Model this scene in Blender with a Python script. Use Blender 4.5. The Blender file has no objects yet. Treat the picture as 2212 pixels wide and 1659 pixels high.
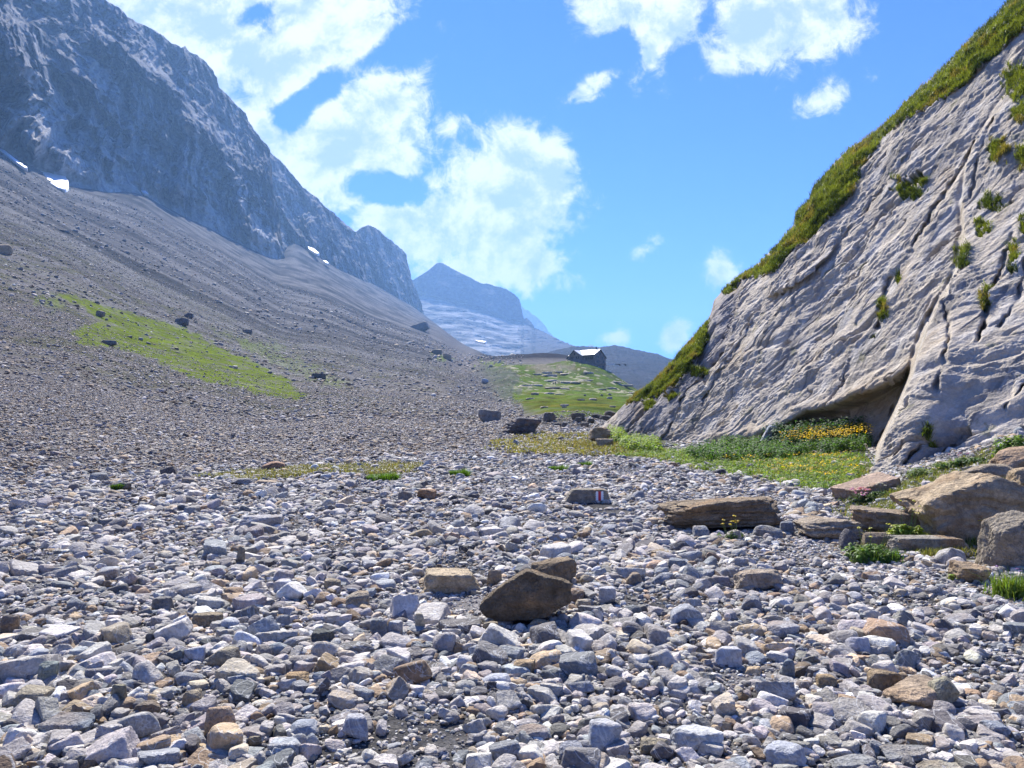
import bpy, math, random
import numpy as np
from mathutils import Vector
# ---------------------------------------------------------------- scene, camera, sky, sun
sc = bpy.context.scene
COL = sc.collection
F, UC, VH, CH = 1659.0, 1106.0, 870.0, 1.6      # measured focal length, centre column, horizon row, eye height
cam_d = bpy.data.cameras.new("camera"); cam = bpy.data.objects.new("camera", cam_d); COL.objects.link(cam)
cam.location = (0, 0, CH); cam.rotation_euler = (math.radians(90), 0, 0)
cam_d.sensor_width = 36; cam_d.lens = 27.0; cam_d.shift_y = 40.5/2212
cam_d.clip_start = 0.05; cam_d.clip_end = 30000
sc.camera = cam
sc.view_settings.view_transform = 'Standard'; sc.view_settings.look = 'None'
sc.view_settings.gamma = 1.0; sc.view_settings.exposure = 1.25
sc.cycles.max_bounces = 6; sc.cycles.volume_bounces = 1
sc.cycles.use_denoising = True
SUN_AZ, SUN_EL = math.radians(-14), math.radians(45)
sun_dir = Vector((math.sin(SUN_AZ)*math.cos(SUN_EL), math.cos(SUN_AZ)*math.cos(SUN_EL), math.sin(SUN_EL)))
sl = bpy.data.lights.new("sun", 'SUN'); sl.energy = 5.0; sl.angle = math.radians(0.5); sl.color = (1.0, 0.955, 0.88)
so = bpy.data.objects.new("sun", sl); COL.objects.link(so); so.rotation_euler = sun_dir.to_track_quat('Z', 'Y').to_euler()

world = bpy.data.worlds.new("World"); sc.world = world; world.use_nodes = True
def build_world():
    nt = world.node_tree; nt.nodes.clear(); N = nt.nodes; L = nt.links
    def new(t, **k):
        n = N.new(t)
        for a, b in k.items(): setattr(n, a, b)
        return n
    def put(sock, v):
        if hasattr(v, 'is_output') or isinstance(v, bpy.types.NodeSocket): L.new(v, sock)
        else: sock.default_value = v
    def m(op, a, b=0.0, c=None):
        n = new('ShaderNodeMath', operation=op); put(n.inputs[0], a); put(n.inputs[1], b)
        if c is not None: put(n.inputs[2], c)
        return n.outputs[0]
    out = new('ShaderNodeOutputWorld'); bg = new('ShaderNodeBackground'); L.new(bg.outputs[0], out.inputs[0])
    sky = new('ShaderNodeTexSky', sky_type='NISHITA'); sky.sun_disc = False
    sky.sun_elevation = SUN_EL; sky.sun_rotation = SUN_AZ; sky.altitude = 2200; sky.air_density = 1.15; sky.dust_density = 0.35; sky.ozone_density = 2.2
    tc = new('ShaderNodeTexCoord'); sep = new('ShaderNodeSeparateXYZ'); L.new(tc.outputs['Generated'], sep.inputs[0])
    x, y, z = sep.outputs
    ys = m('MAXIMUM', y, 0.08)
    a = m('DIVIDE', x, ys); b = m('DIVIDE', z, ys)
    ab = new('ShaderNodeCombineXYZ'); L.new(a, ab.inputs[0]); L.new(b, ab.inputs[1])
    P = ab.outputs[0]
    # each cloud: centre column, centre row, half width, half height, tilt (deg), strength
    blobs = [(430,60,330,150,-25,1.15),(560,-60,420,130,0,1.1),(690,30,220,150,0,1.0),(600,210,190,120,-35,.95),(720,330,200,190,0,1.15),(840,235,110,165,0,.8),(560,330,150,190,0,1.1),(600,150,200,130,-20,1.0),(770,60,150,130,0,1.0),(700,110,190,120,-15,.85),(800,300,110,150,0,.9),(450,200,150,120,-30,1.1),(860,330,70,110,0,.7),
             (1085,450,200,175,0,1.3),(1110,350,130,110,0,.95),(1190,390,85,130,0,.9),(950,500,210,120,12,1.15),(850,470,140,70,0,1.0),(800,560,150,90,0,1.1),(1120,560,130,85,0,1.0),(985,590,170,60,0,1.0),(975,270,55,30,0,.42),(1050,290,50,50,30,.45),
             (1440,40,130,140,-20,1.0),(1640,70,210,130,15,1.15),(1570,130,110,85,0,.9),(1330,20,140,80,0,.7),(1750,30,160,100,10,.8),(1290,170,120,34,42,.72),(1555,585,50,30,60,.55),(1385,540,50,26,35,.5),(1765,212,85,40,25,.62),(1885,165,30,24,50,.42),
             (1462,722,52,46,40,1.1),(1385,540,42,30,30,.36),(1558,590,48,26,10,.42),(1342,722,34,22,20,.34),(2200,-150,260,90,20,.8),(150,-250,500,250,0,1.0),(1230,600,60,40,0,.4),
             (-500,100,500,260,10,.9),(2900,300,420,180,10,.9),(2700,-400,500,160,0,.9),(1000,-700,800,200,0,.9)]
    field = None
    for (u, v, ru, rv, rot, amp) in blobs:
        mp = new('ShaderNodeMapping', vector_type='TEXTURE'); L.new(P, mp.inputs[0])
        mp.inputs['Location'].default_value = ((u-UC)/F, (VH-v)/F, 0); mp.inputs['Rotation'].default_value = (0, 0, math.radians(rot))
        mp.inputs['Scale'].default_value = (ru/F, rv/F, 1)
        ln = new('ShaderNodeVectorMath', operation='LENGTH'); L.new(mp.outputs[0], ln.inputs[0])
        q = m('MULTIPLY', m('SUBTRACT', 1.0, ln.outputs['Value']), amp)
        field = q if field is None else m('SMOOTH_MAX', field, q, 0.12)
    for (u, v, ru, rv, rot, amp) in [(700,190,110,30,35,.8),(530,50,70,26,35,.3),(870,110,80,42,25,.6),(830,405,95,36,-12,1.0),(620,240,45,40,0,.7),(1470,130,40,50,0,.5),(1330,110,70,35,30,.6),(1545,60,30,60,20,.35),(1010,640,60,20,0,.3)]:
        mp = new('ShaderNodeMapping', vector_type='TEXTURE'); L.new(P, mp.inputs[0])
        mp.inputs['Location'].default_value = ((u-UC)/F, (VH-v)/F, 0); mp.inputs['Rotation'].default_value = (0, 0, math.radians(rot))
        mp.inputs['Scale'].default_value = (ru/F*1.4, rv/F*1.4, 1)
        ln = new('ShaderNodeVectorMath', operation='LENGTH'); L.new(mp.outputs[0], ln.inputs[0])
        field = m('SUBTRACT', field, m('MULTIPLY', m('MAXIMUM', m('SUBTRACT', 1.0, ln.outputs['Value']), 0.0), amp*1.3))
    def noise(scale, detail, rough, dist=0.0, vec=None, off=0):
        n = new('ShaderNodeTexNoise'); n.noise_dimensions = '3D'
        mp = new('ShaderNodeMapping'); L.new(vec or P, mp.inputs[0]); mp.inputs['Location'].default_value = (off, off*.7, off)
        L.new(mp.outputs[0], n.inputs['Vector']); n.inputs['Scale'].default_value = scale; n.inputs['Detail'].default_value = detail
        n.inputs['Roughness'].default_value = rough; n.inputs['Distortion'].default_value = dist
        return n.outputs['Fac']
    n1 = noise(8.5, 14, .62, .3); n2 = noise(30, 12, .7, .6, off=5.3); n3 = noise(5.5, 12, .62, .2, off=9.1); n4 = noise(17, 12, .68, .2, off=2.2)
    nn = m('ADD', m('MULTIPLY', m('SUBTRACT', n1, .5), 2.1), m('MULTIPLY', m('SUBTRACT', n2, .5), 1.35))
    dens = m('ADD', field, m('ADD', nn, .0))
    mr = new('ShaderNodeMapRange', interpolation_type='SMOOTHERSTEP'); L.new(dens, mr.inputs[0]); mr.inputs[1].default_value = -.04; mr.inputs[2].default_value = .62
    alpha = m('MULTIPLY', mr.outputs[0], m('GREATER_THAN', y, 0.1))
    # sun shading painted in: thick middles and lee sides greyer, rims and knobs bright
    sh = new('ShaderNodeVectorMath', operation='ADD'); L.new(P, sh.inputs[0]); sh.inputs[1].default_value = (-.008, .026, 0)
    n1b = noise(8.5, 7, .62, .3, vec=sh.outputs[0]); n2b = noise(30, 6, .7, .6, vec=sh.outputs[0], off=5.3)
    slope = m('ADD', m('MULTIPLY', m('SUBTRACT', n1b, n1), 5.0), m('MULTIPLY', m('SUBTRACT', n2b, n2), 1.3))
    thick = new('ShaderNodeMapRange', interpolation_type='SMOOTHSTEP')
    L.new(m('ADD', m('ADD', dens, slope), m('MULTIPLY', m('ADD', m('SUBTRACT', n3, .5), m('MULTIPLY', m('SUBTRACT', n4, .5), .9)), 3.0)), thick.inputs[0]); thick.inputs[1].default_value = .1; thick.inputs[2].default_value = 1.35
    cc = new('ShaderNodeMix', data_type='RGBA'); L.new(thick.outputs[0], cc.inputs[0])
    cc.inputs[6].default_value = (7.6, 7.9, 8.2, 1); cc.inputs[7].default_value = (3.6, 4.8, 6.8, 1)
    tint = new('ShaderNodeMix', data_type='RGBA', blend_type='MULTIPLY'); tint.inputs[0].default_value = 1
    L.new(sky.outputs[0], tint.inputs[6]); tint.inputs[7].default_value = (0.17, 0.53, 1.42, 1)
    mx = new('ShaderNodeMix', data_type='RGBA'); L.new(alpha, mx.inputs[0]); L.new(tint.outputs[2], mx.inputs[6]); L.new(cc.outputs[2], mx.inputs[7])
    L.new(mx.outputs[2], bg.inputs[0]); bg.inputs[1].default_value = 0.062
build_world()

# ---------------------------------------------------------------- helpers
rng = np.random.default_rng(7); random.seed(7)
_perm = np.random.default_rng(99).permutation(4096).astype(np.int64)
_g = np.random.default_rng(98).normal(size=(4096, 3)); _g /= np.linalg.norm(_g, axis=1)[:, None]; _g = _g.astype(np.float32)
def pnoise(x, y, z):
    x = np.asarray(x, dtype=np.float64); y = np.asarray(y, dtype=np.float64)+0*x; z = np.asarray(z, dtype=np.float64)+0*x
    xi = np.floor(x).astype(np.int64); yi = np.floor(y).astype(np.int64); zi = np.floor(z).astype(np.int64)
    fx = (x-xi).astype(np.float32); fy = (y-yi).astype(np.float32); fz = (z-zi).astype(np.float32)
    w = lambda t: t*t*t*(t*(t*6-15)+10)
    wx, wy, wz = w(fx), w(fy), w(fz); r = np.zeros_like(fx)
    for i in (0, 1):
        px = _perm[(xi+i) & 4095]; wi = wx if i else 1-wx
        for j in (0, 1):
            py = _perm[(px+yi+j) & 4095]; wj = wi*(wy if j else 1-wy)
            for k in (0, 1):
                g = _g[_perm[(py+zi+k) & 4095]]
                r += wj*(wz if k else 1-wz)*(g[..., 0]*(fx-i)+g[..., 1]*(fy-j)+g[..., 2]*(fz-k))
    return r*1.5
def fbm(x, y, z, o=4, gain=.5, lac=2.03):
    s = 0; a = 1; t = 0
    for i in range(o):
        s = s+a*pnoise(x+17.3*i, y-9.1*i, z+3.7*i); t += a; a *= gain; x = x*lac; y = y*lac; z = z*lac
    return s/t*1.3
def ridged(x, y, z, o=4, gain=.5, lac=2.1):
    s = 0; a = 1; t = 0
    for i in range(o):
        s = s+a*(1-2*np.abs(pnoise(x+11.3*i, y-7.1*i, z+5.7*i))); t += a; a *= gain; x = x*lac; y = y*lac; z = z*lac
    return s/t
def sstep(a, b, x): t = np.clip((x-a)/(b-a), 0, 1); return t*t*(3-2*t)
def ray(u, v, Y): return np.stack([Y*(u-UC)/F, Y+0*u, CH+Y*(VH-v)/F], -1)
def inpoly(u, v, poly):
    r = np.zeros(np.shape(u), bool); n = len(poly)
    for i in range(n):
        x0, y0 = poly[i]; x1, y1 = poly[(i+1) % n]
        if y0 == y1: continue
        c = ((y0 > v) != (y1 > v)) & (u < (x1-x0)*(v-y0)/(y1-y0)+x0); r ^= c
    return r
def dpoly(u, v, pts):
    d = np.full(np.shape(u), 1e9)
    for (x0, y0), (x1, y1) in zip(pts[:-1], pts[1:]):
        dx, dy = x1-x0, y1-y0; t = np.clip(((u-x0)*dx+(v-y0)*dy)/(dx*dx+dy*dy+1e-9), 0, 1)
        d = np.minimum(d, np.hypot(u-x0-t*dx, v-y0-t*dy))
    return d
def tag(o, label=None, cat=None, group=None, kind=None):
    if label: o['label'] = label
    if cat: o['category'] = cat
    if group: o['group'] = group
    if kind: o['kind'] = kind
    return o
def link(name, me, mat=None, parent=None):
    o = bpy.data.objects.new(name, me); COL.objects.link(o)
    if mat is not None: me.materials.append(mat)
    if parent is not None: o.parent = parent
    return o
def empty(name, loc):
    o = bpy.data.objects.new(name, None); COL.objects.link(o); o.location = loc; o.empty_display_size = .1; return o
def mesh_np(name, V, Fc, col=None, smooth=True, sharp=None):
    me = bpy.data.meshes.new(name); V = np.ascontiguousarray(V, dtype=np.float32); Fc = np.ascontiguousarray(Fc, dtype=np.int32)
    nv, nf, k = len(V), len(Fc), Fc.shape[1]
    me.vertices.add(nv); me.vertices.foreach_set('co', V.ravel())
    me.loops.add(nf*k); me.loops.foreach_set('vertex_index', Fc.ravel())
    me.polygons.add(nf); me.polygons.foreach_set('loop_start', np.arange(0, nf*k, k, dtype=np.int32))
    me.update(calc_edges=True)
    me.polygons.foreach_set('use_smooth', np.full(nf, bool(smooth)))
    if col is not None:
        at = me.color_attributes.new(name='Col', type='FLOAT_COLOR', domain='POINT')
        c = np.ones((nv, 4), np.float32); c[:, :3] = col; at.data.foreach_set('color', c.ravel())
    if sharp: me.set_sharp_from_angle(angle=math.radians(sharp))
    return me
def grid_faces(nu, nv):
    i = np.arange(nu-1)[:, None]*nv+np.arange(nv-1)[None, :]
    return np.stack([i, i+nv, i+nv+1, i+1], -1).reshape(-1, 4)
class MB:
    """collects boxes and tubes, builds ONE mesh"""
    def __init__(s): s.v = []; s.f = []
    def poly(s, vs, fs):
        n = len(s.v); s.v += [tuple(map(float, p)) for p in vs]; s.f += [tuple(n+i for i in f) for f in fs]; return s
    def box(s, c, d, ax=None):
        ax = ax or ((1, 0, 0), (0, 1, 0), (0, 0, 1)); c = np.array(c, float); A = np.array(ax, float); h = np.array(d)/2
        vs = [c+A[0]*h[0]*i+A[1]*h[1]*j+A[2]*h[2]*k for k in (-1, 1) for j in (-1, 1) for i in (-1, 1)]
        return s.poly(vs, [(0, 2, 3, 1), (4, 5, 7, 6), (0, 1, 5, 4), (2, 6, 7, 3), (0, 4, 6, 2), (1, 3, 7, 5)])
    def tube(s, pts, r, n=6):
        pts = [np.array(p, float) for p in pts]; rs = r if isinstance(r, (list, tuple)) else [r]*len(pts); base = len(s.v)
        for i, p in enumerate(pts):
            t = pts[min(i+1, len(pts)-1)]-pts[max(i-1, 0)]; t /= np.linalg.norm(t)+1e-9
            a = np.cross(t, (0, 0, 1) if abs(t[2]) < .9 else (1, 0, 0)); a /= np.linalg.norm(a); b = np.cross(t, a)
            for k in range(n):
                q = 2*math.pi*k/n; s.v.append(tuple(p+rs[i]*(math.cos(q)*a+math.sin(q)*b)))
        for i in range(len(pts)-1):
            for k in range(n):
                k2 = (k+1) % n; s.f.append((base+i*n+k, base+i*n+k2, base+(i+1)*n+k2, base+(i+1)*n+k))
        s.f.append(tuple(base+k for k in range(n))[::-1]); s.f.append(tuple(base+(len(pts)-1)*n+k for k in range(n))); return s
    def build(s, name, mat, parent=None, smooth=False):
        me = bpy.data.meshes.new(name); me.from_pydata(s.v, [], s.f); me.update()
        if smooth: me.polygons.foreach_set('use_smooth', [True]*len(me.polygons))
        return link(name, me, mat, parent)

# ---------------------------------------------------------------- materials
def mat_new(name):
    m = bpy.data.materials.new(name); m.use_nodes = True; return m, m.node_tree, m.node_tree.nodes['Principled BSDF']
def mat_col(name, scales=((8, .5),), bumps=((20, .02),), rough=.9, veins=0, spec=.25, coord='Object', streak=None):
    """albedo from the mesh's own colours, broken up by noise; relief from noise bumps (scale, height in metres)"""
    m, nt, bs = mat_new(name); N, L = nt.nodes, nt.links
    at = N.new('ShaderNodeAttribute'); at.attribute_name = 'Col'; cur = at.outputs['Color']
    tc = N.new('ShaderNodeTexCoord'); co = tc.outputs[coord]
    for i, (s, k) in enumerate(scales):
        n = N.new('ShaderNodeTexNoise'); n.inputs['Scale'].default_value = s; n.inputs['Detail'].default_value = 6; n.inputs['Roughness'].default_value = .62
        L.new(co, n.inputs['Vector'])
        mr = N.new('ShaderNodeMapRange'); mr.inputs[1].default_value = .28; mr.inputs[2].default_value = .72; mr.inputs[3].default_value = 1-k; mr.inputs[4].default_value = 1+k
        L.new(n.outputs['Fac'], mr.inputs[0])
        mx = N.new('ShaderNodeMix'); mx.data_type = 'RGBA'; mx.blend_type = 'MULTIPLY'; mx.inputs[0].default_value = 1
        L.new(cur, mx.inputs[6]); L.new(mr.outputs[0], mx.inputs[7]); cur = mx.outputs[2]
    if veins:
        vo = N.new('ShaderNodeTexNoise'); vo.inputs['Scale'].default_value = veins; vo.inputs['Detail'].default_value = 3; vo.inputs['Distortion'].default_value = 1.5; L.new(co, vo.inputs['Vector'])
        s1 = N.new('ShaderNodeMath'); s1.operation = 'SUBTRACT'; L.new(vo.outputs['Fac'], s1.inputs[0]); s1.inputs[1].default_value = .5
        s2 = N.new('ShaderNodeMath'); s2.operation = 'ABSOLUTE'; L.new(s1.outputs[0], s2.inputs[0])
        mr = N.new('ShaderNodeMapRange'); L.new(s2.outputs[0], mr.inputs[0]); mr.inputs[1].default_value = 0; mr.inputs[2].default_value = .012; mr.inputs[3].default_value = .55; mr.inputs[4].default_value = 0
        mx = N.new('ShaderNodeMix'); mx.data_type = 'RGBA'; L.new(mr.outputs[0], mx.inputs[0]); L.new(cur, mx.inputs[6]); mx.inputs[7].default_value = (.62, .62, .6, 1); cur = mx.outputs[2]
    L.new(cur, bs.inputs['Base Color']); bs.inputs['Roughness'].default_value = rough; bs.inputs['Specular IOR Level'].default_value = spec
    nrm = None
    for s, h in bumps:
        n = N.new('ShaderNodeTexNoise'); n.inputs['Scale'].default_value = s; n.inputs['Detail'].default_value = 5; n.inputs['Roughness'].default_value = .6
        L.new(co, n.inputs['Vector'])
        b = N.new('ShaderNodeBump'); b.inputs['Distance'].default_value = h; b.inputs['Strength'].default_value = 1; L.new(n.outputs['Fac'], b.inputs['Height'])
        if nrm is not None: L.new(nrm, b.inputs['Normal'])
        nrm = b.outputs[0]
    if nrm is not None: L.new(nrm, bs.inputs['Normal'])
    return m
def mat_leaf(name, trans=.45):
    m, nt, bs = mat_new(name); N, L = nt.nodes, nt.links
    at = N.new('ShaderNodeAttribute'); at.attribute_name = 'Col'
    L.new(at.outputs['Color'], bs.inputs['Base Color']); bs.inputs['Roughness'].default_value = .55; bs.inputs['Specular IOR Level'].default_value = .3
    tr = N.new('ShaderNodeBsdfTranslucent'); g = N.new('ShaderNodeMix'); g.data_type = 'RGBA'; g.blend_type = 'MULTIPLY'; g.inputs[0].default_value = 1
    L.new(at.outputs['Color'], g.inputs[6]); g.inputs[7].default_value = (1.5, 1.4, .6, 1); L.new(g.outputs[2], tr.inputs[0])
    mx = N.new('ShaderNodeMixShader'); mx.inputs[0].default_value = trans; L.new(bs.outputs[0], mx.inputs[1]); L.new(tr.outputs[0], mx.inputs[2])
    L.new(mx.outputs[0], N['Material Output'].inputs[0]); return m
def mat_flat(name, rgb, rough=.7, var=.25, scale=3, metal=0):
    m, nt, bs = mat_new(name); N, L = nt.nodes, nt.links
    tc = N.new('ShaderNodeTexCoord'); n = N.new('ShaderNodeTexNoise'); n.inputs['Scale'].default_value = scale; n.inputs['Detail'].default_value = 5; L.new(tc.outputs['Object'], n.inputs['Vector'])
    cr = N.new('ShaderNodeMapRange'); L.new(n.outputs['Fac'], cr.inputs[0]); cr.inputs[1].default_value = .3; cr.inputs[2].default_value = .7; cr.inputs[3].default_value = 1-var; cr.inputs[4].default_value = 1+var
    mx = N.new('ShaderNodeMix'); mx.data_type = 'RGBA'; mx.blend_type = 'MULTIPLY'; mx.inputs[0].default_value = 1; mx.inputs[6].default_value = (*rgb, 1); L.new(cr.outputs[0], mx.inputs[7])
    L.new(mx.outputs[2], bs.inputs['Base Color']); bs.inputs['Roughness'].default_value = rough; bs.inputs['Metallic'].default_value = metal; return m
M_stone = mat_col('river stone', ((9, .3), (55, .3)), ((16, .03), (55, .012), (160, .004)), rough=.8, veins=3.5, spec=.3)
M_boulder = mat_col('boulder rock', ((2.5, .3), (14, .3), (60, .25)), ((5, .07), (20, .035), (70, .012)), rough=.88)
M_ground = mat_col('gravel ground', ((.05, .12), (.3, .3), (1.3, .35), (6, .3), (38, .3)), ((.35, .35), (1.2, .18), (9, .05), (45, .02)), rough=1, spec=0)
M_cliff = mat_col('limestone slab', ((.5, .12), (3.5, .16), (18, .16)), ((2.2, .10), (8, .05), (30, .02)), rough=.9, spec=.12)
M_mount = mat_col('mountain rock', ((.006, .12), (.04, .25), (.22, .25)), ((.03, 10), (.12, 4), (.4, 1.2)), rough=1, spec=0)
M_leaf = mat_leaf('leaves', .45); M_grass = mat_leaf('grass blades', .4)
M_snow = mat_flat('old snow', (.8, .82, .85), .6, .1, .2)

# ---------------------------------------------------------------- ground sheet (river bed, scree fan, meadow knoll)
NEAR = [(.4, None), (1, None), (2, None), (3, None), (4.5, None), (6, None), (8, None), (11, None)]
cols = {
 -900: [(12, None), (20, 945), (40, 820), (80, 650), (200, 430), (500, 230), (900, 120), (1600, 110), (6000, 125)],
 -300: [(15, None), (20, 975), (28, 915), (40, 850), (60, 770), (100, 660), (180, 525), (380, 380), (850, 210), (1500, 208), (6000, 215)],
 0: [(16, None), (18, 1012), (21, 985), (28, 930), (40, 880), (60, 810), (100, 715), (180, 600), (380, 470), (900, 325), (1500, 322), (6000, 330)],
 150: [(17, None), (19, 1006), (22, 975), (30, 930), (50, 860), (80, 780), (150, 680), (300, 560), (600, 470), (992, 400), (1600, 398), (6000, 410)],
 300: [(17.5, None), (19.5, 1001), (23, 972), (30, 945), (50, 890), (80, 830), (150, 745), (300, 640), (600, 530), (1154, 412), (1800, 411), (6000, 420)],
 450: [(18, None), (20, 998), (24, 972), (30, 955), (50, 910), (80, 862), (150, 790), (300, 700), (650, 585), (1311, 490), (2000, 490), (6000, 495)],
 600: [(19, None), (21, 994), (25, 973), (32, 960), (50, 925), (80, 890), (150, 830), (300, 755), (700, 655), (1522, 563), (1600, 562), (6000, 565)],
 625: [(19, None), (21, 994), (25, 973), (32, 961), (50, 927), (80, 892), (150, 834), (300, 762), (700, 662), (1522, 560), (1826, 507), (2400, 507), (6000, 507)],
 700: [(20.5, None), (23, 985), (27, 968), (35, 947), (60, 905), (100, 870), (200, 810), (400, 735), (1000, 635), (1987, 560), (2600, 560), (6000, 560)],
 800: [(22, None), (25, 975), (29, 962), (40, 930), (70, 895), (120, 865), (250, 810), (500, 740), (1200, 670), (2275, 611), (3000, 611), (6000, 611)],
 900: [(24, None), (28, 964), (34, 948), (45, 925), (80, 890), (150, 860), (300, 805), (700, 735), (1500, 695), (2640, 667), (3300, 672), (6000, 672)],
 960: [(25, None), (30, 956), (37, 940), (50, 920), (85, 887), (160, 860), (300, 815), (600, 765), (1000, 738), (1600, 712), (2200, 714), (6000, 714)],
 1000: [(26, None), (32, 951), (50, 922), (90, 887), (160, 862), (300, 825), (550, 790), (900, 765), (1500, 742), (2000, 752), (6000, 760)],
 1045: [(27, None), (34, 948), (50, 924), (90, 890), (160, 868), (300, 832), (420, 802), (500, 787), (620, 772), (900, 768), (1500, 764), (2500, 775), (6000, 790)],
 1110: [(28, None), (36, 944), (44, 925), (54, 908), (75, 898), (140, 872), (250, 848), (420, 795), (520, 786), (640, 764), (800, 778), (1500, 790), (6000, 800)],
 1172: [(29, None), (37, 940), (44, 922), (49, 903), (62, 896), (130, 873), (340, 836), (420, 796), (520, 786), (640, 759), (800, 778), (1500, 800), (6000, 800)],
 1221: [(30, None), (38, 937), (44, 925), (48, 903), (60, 894), (130, 872), (200, 858), (340, 838), (410, 800), (445, 781), (460, 779), (500, 788), (640, 764), (800, 790), (1500, 800), (6000, 810)],
 1260: [(30, None), (38, 937), (44, 925), (48, 903), (60, 893), (130, 870), (200, 855), (250, 848), (340, 838), (410, 802), (436, 789), (452, 781), (480, 790), (640, 774), (800, 800), (6000, 820)],
 1310: [(28, None), (38, 936), (46, 915), (60, 900), (100, 878), (200, 860), (340, 846), (410, 815), (436, 802), (456, 798), (500, 806), (800, 830), (6000, 860)],
 1376: [(26, None), (32, 947), (42, 930), (60, 905), (150, 872), (340, 856), (450, 846), (600, 850), (6000, 868)],
 1450: [(18, None), (26, 970), (29, 955), (34, 943), (50, 925), (300, 880), (6000, 872)],
 1600: [(18, None), (22, 989), (26, 960), (30, 942), (60, 905), (6000, 872)],
 1700: [(15, None), (20, 999), (24, 967), (27, 946), (32, 932), (60, 905), (6000, 872)],
 1860: [(14, None), (17, 1021), (20, 984), (22.5, 957), (25, 938), (50, 900), (6000, 872)],
 2000: [(8, None), (9.5, 1120), (11, 1062), (14, 1012), (16, 992), (24, 960), (50, 900), (6000, 872)],
 2212: [(5, None), (6.5, 1274), (8, 1195), (9, 1130), (10, 1055), (12, 985), (14, 942), (16, 930), (30, 900), (6000, 872)],
 2500: [(4, None), (5.5, 1330), (7, 1200), (8.5, 1060), (10, 990), (14, 915), (20, 890), (6000, 870)],
 3300: [(4, None), (6, 1230), (8, 1060), (10, 950), (16, 880), (30, 860), (6000, 860)],
}
cu = sorted(cols)
gu = np.concatenate([np.arange(-900, -150, 12.), np.arange(-150, 2360, 2.6), np.arange(2360, 3301, 12.)])
gY = np.exp(np.concatenate([np.linspace(math.log(.5), math.log(2.6), 25)[:-1], np.linspace(math.log(2.6), math.log(700), 640)[:-1], np.linspace(math.log(700), math.log(6000), 110)]))
lY = np.log(gY)
tab = []
for u in cu:
    pts = [(a, b) for a, b in NEAR if a < cols[u][0][0]-.5]+cols[u]
    xs = [math.log(a) for a, b in pts]; bs_ = [(-CH/a if b is None else (VH-b)/F) for a, b in pts]
    z_near = [bb*math.exp(xx)+CH for xx, bb in zip(xs, bs_)]
    # interpolate height close by, slope angle far away
    bb = np.interp(lY, xs, bs_); zz = np.interp(gY, np.exp(xs), z_near); w = sstep(14, 30, gY)
    tab.append((zz-CH)/gY*(1-w)+bb*w)
tab = np.array(tab)
def gsmooth(A, s, axis):
    k = np.arange(-3*s, 3*s+1); w = np.exp(-k*k/(2.*s*s)); w /= w.sum()
    P_ = np.pad(A, [(3*s, 3*s) if i == axis else (0, 0) for i in range(A.ndim)], mode='edge')
    return sum(wi*np.take(P_, np.arange(A.shape[axis])+i, axis=axis) for i, wi in enumerate(w))
tab = gsmooth(tab, 4, 1)
GB = np.stack([np.interp(gu, cu, tab[:, j]) for j in range(len(gY))], 1)
GB = gsmooth(GB, 5, 0)
U, YY = np.meshgrid(gu, gY, indexing='ij'); X = YY*(U-UC)/F
Z = CH+YY*GB
bedw = 1-sstep(.15, 1.2, np.abs(Z))                       # flat river bed
near = 1-sstep(10, 22, YY)
und = .035*fbm(X/1.7, YY/1.7, 0*X, 3)*(1-sstep(25, 60, YY))+.02*fbm(X/.35, YY/.35, 0*X+5, 3)*(1-sstep(12, 30, YY))
far_a = sstep(18, 60, YY)
und += far_a*(.10*fbm(X/4, YY/4, 0*X+9, 4)+sstep(80, 300, YY)*(.7*fbm(X/25, YY/25, 0*X+3, 4)))
und += sstep(300, 900, YY)*3.0*fbm(X/130, YY/130, 0*X+2, 4)
leftm = sstep(1010, 900, U)*sstep(60, 160, YY)            # rills that run down the scree
c1 = YY*.94+X*.45; c2 = X*.9-YY*.45
rill = ridged(c1/55, c2/600, 0*X+1, 3)*leftm
und += rill*np.clip(YY*.0035, 0, 2.6)
knoll = inpoly(U, VH-GB*F, [(1040, 790), (1240, 770), (1330, 795), (1400, 830), (1400, 905), (1180, 905), (1080, 860)]) & (YY > 45) & (YY < 480)
kn = gsmooth(gsmooth(knoll.astype(float), 6, 0), 6, 1)
strat = ridged(X/16+.3*pnoise(X/9, YY/20, 0*X), YY/15, 0*X+3, 3)
und += kn*np.clip(YY*.0042, 0, 1.4)*strat*1.3
GZ = Z+und
def ground_z(x, y):
    u = np.clip(UC+F*x/y, gu[0], gu[-1]-1e-3); ly = np.clip(np.log(y), lY[0], lY[-1]-1e-6)
    iu = np.clip(np.searchsorted(gu, u, side='right')-1, 0, len(gu)-2); iy = np.clip(np.searchsorted(lY, ly, side='right')-1, 0, len(gY)-2)
    fu = (u-gu[iu])/(gu[iu+1]-gu[iu]); fy = (ly-lY[iy])/(lY[iy+1]-lY[iy])
    return (GZ[iu, iy]*(1-fu)+GZ[iu+1, iy]*fu)*(1-fy)+(GZ[iu, iy+1]*(1-fu)+GZ[iu+1, iy+1]*fu)*fy
VG = VH-F*(GZ-CH)/YY
def hit(u, v, lo=2.5):
    """distance at which the view line through (u, v) first meets the ground"""
    i = int(np.clip(np.searchsorted(gu, u), 0, len(gu)-1)); c = VG[i]; k = np.nonzero((c <= v) & (gY > lo))[0]
    if len(k) == 0: return float(gY[-1])
    k = k[0]
    if k == 0: return float(gY[0])
    t = (c[k-1]-v)/(c[k-1]-c[k]+1e-9); return float(gY[k-1]+(gY[k]-gY[k-1])*np.clip(t, 0, 1))
Vw = VG+14*pnoise(U/22, VG/14, 0*U)+5*pnoise(U/6, VG/4, 0*U+4); Uw = U+20*pnoise(U/20, VG/14, 0*U+7)
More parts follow.
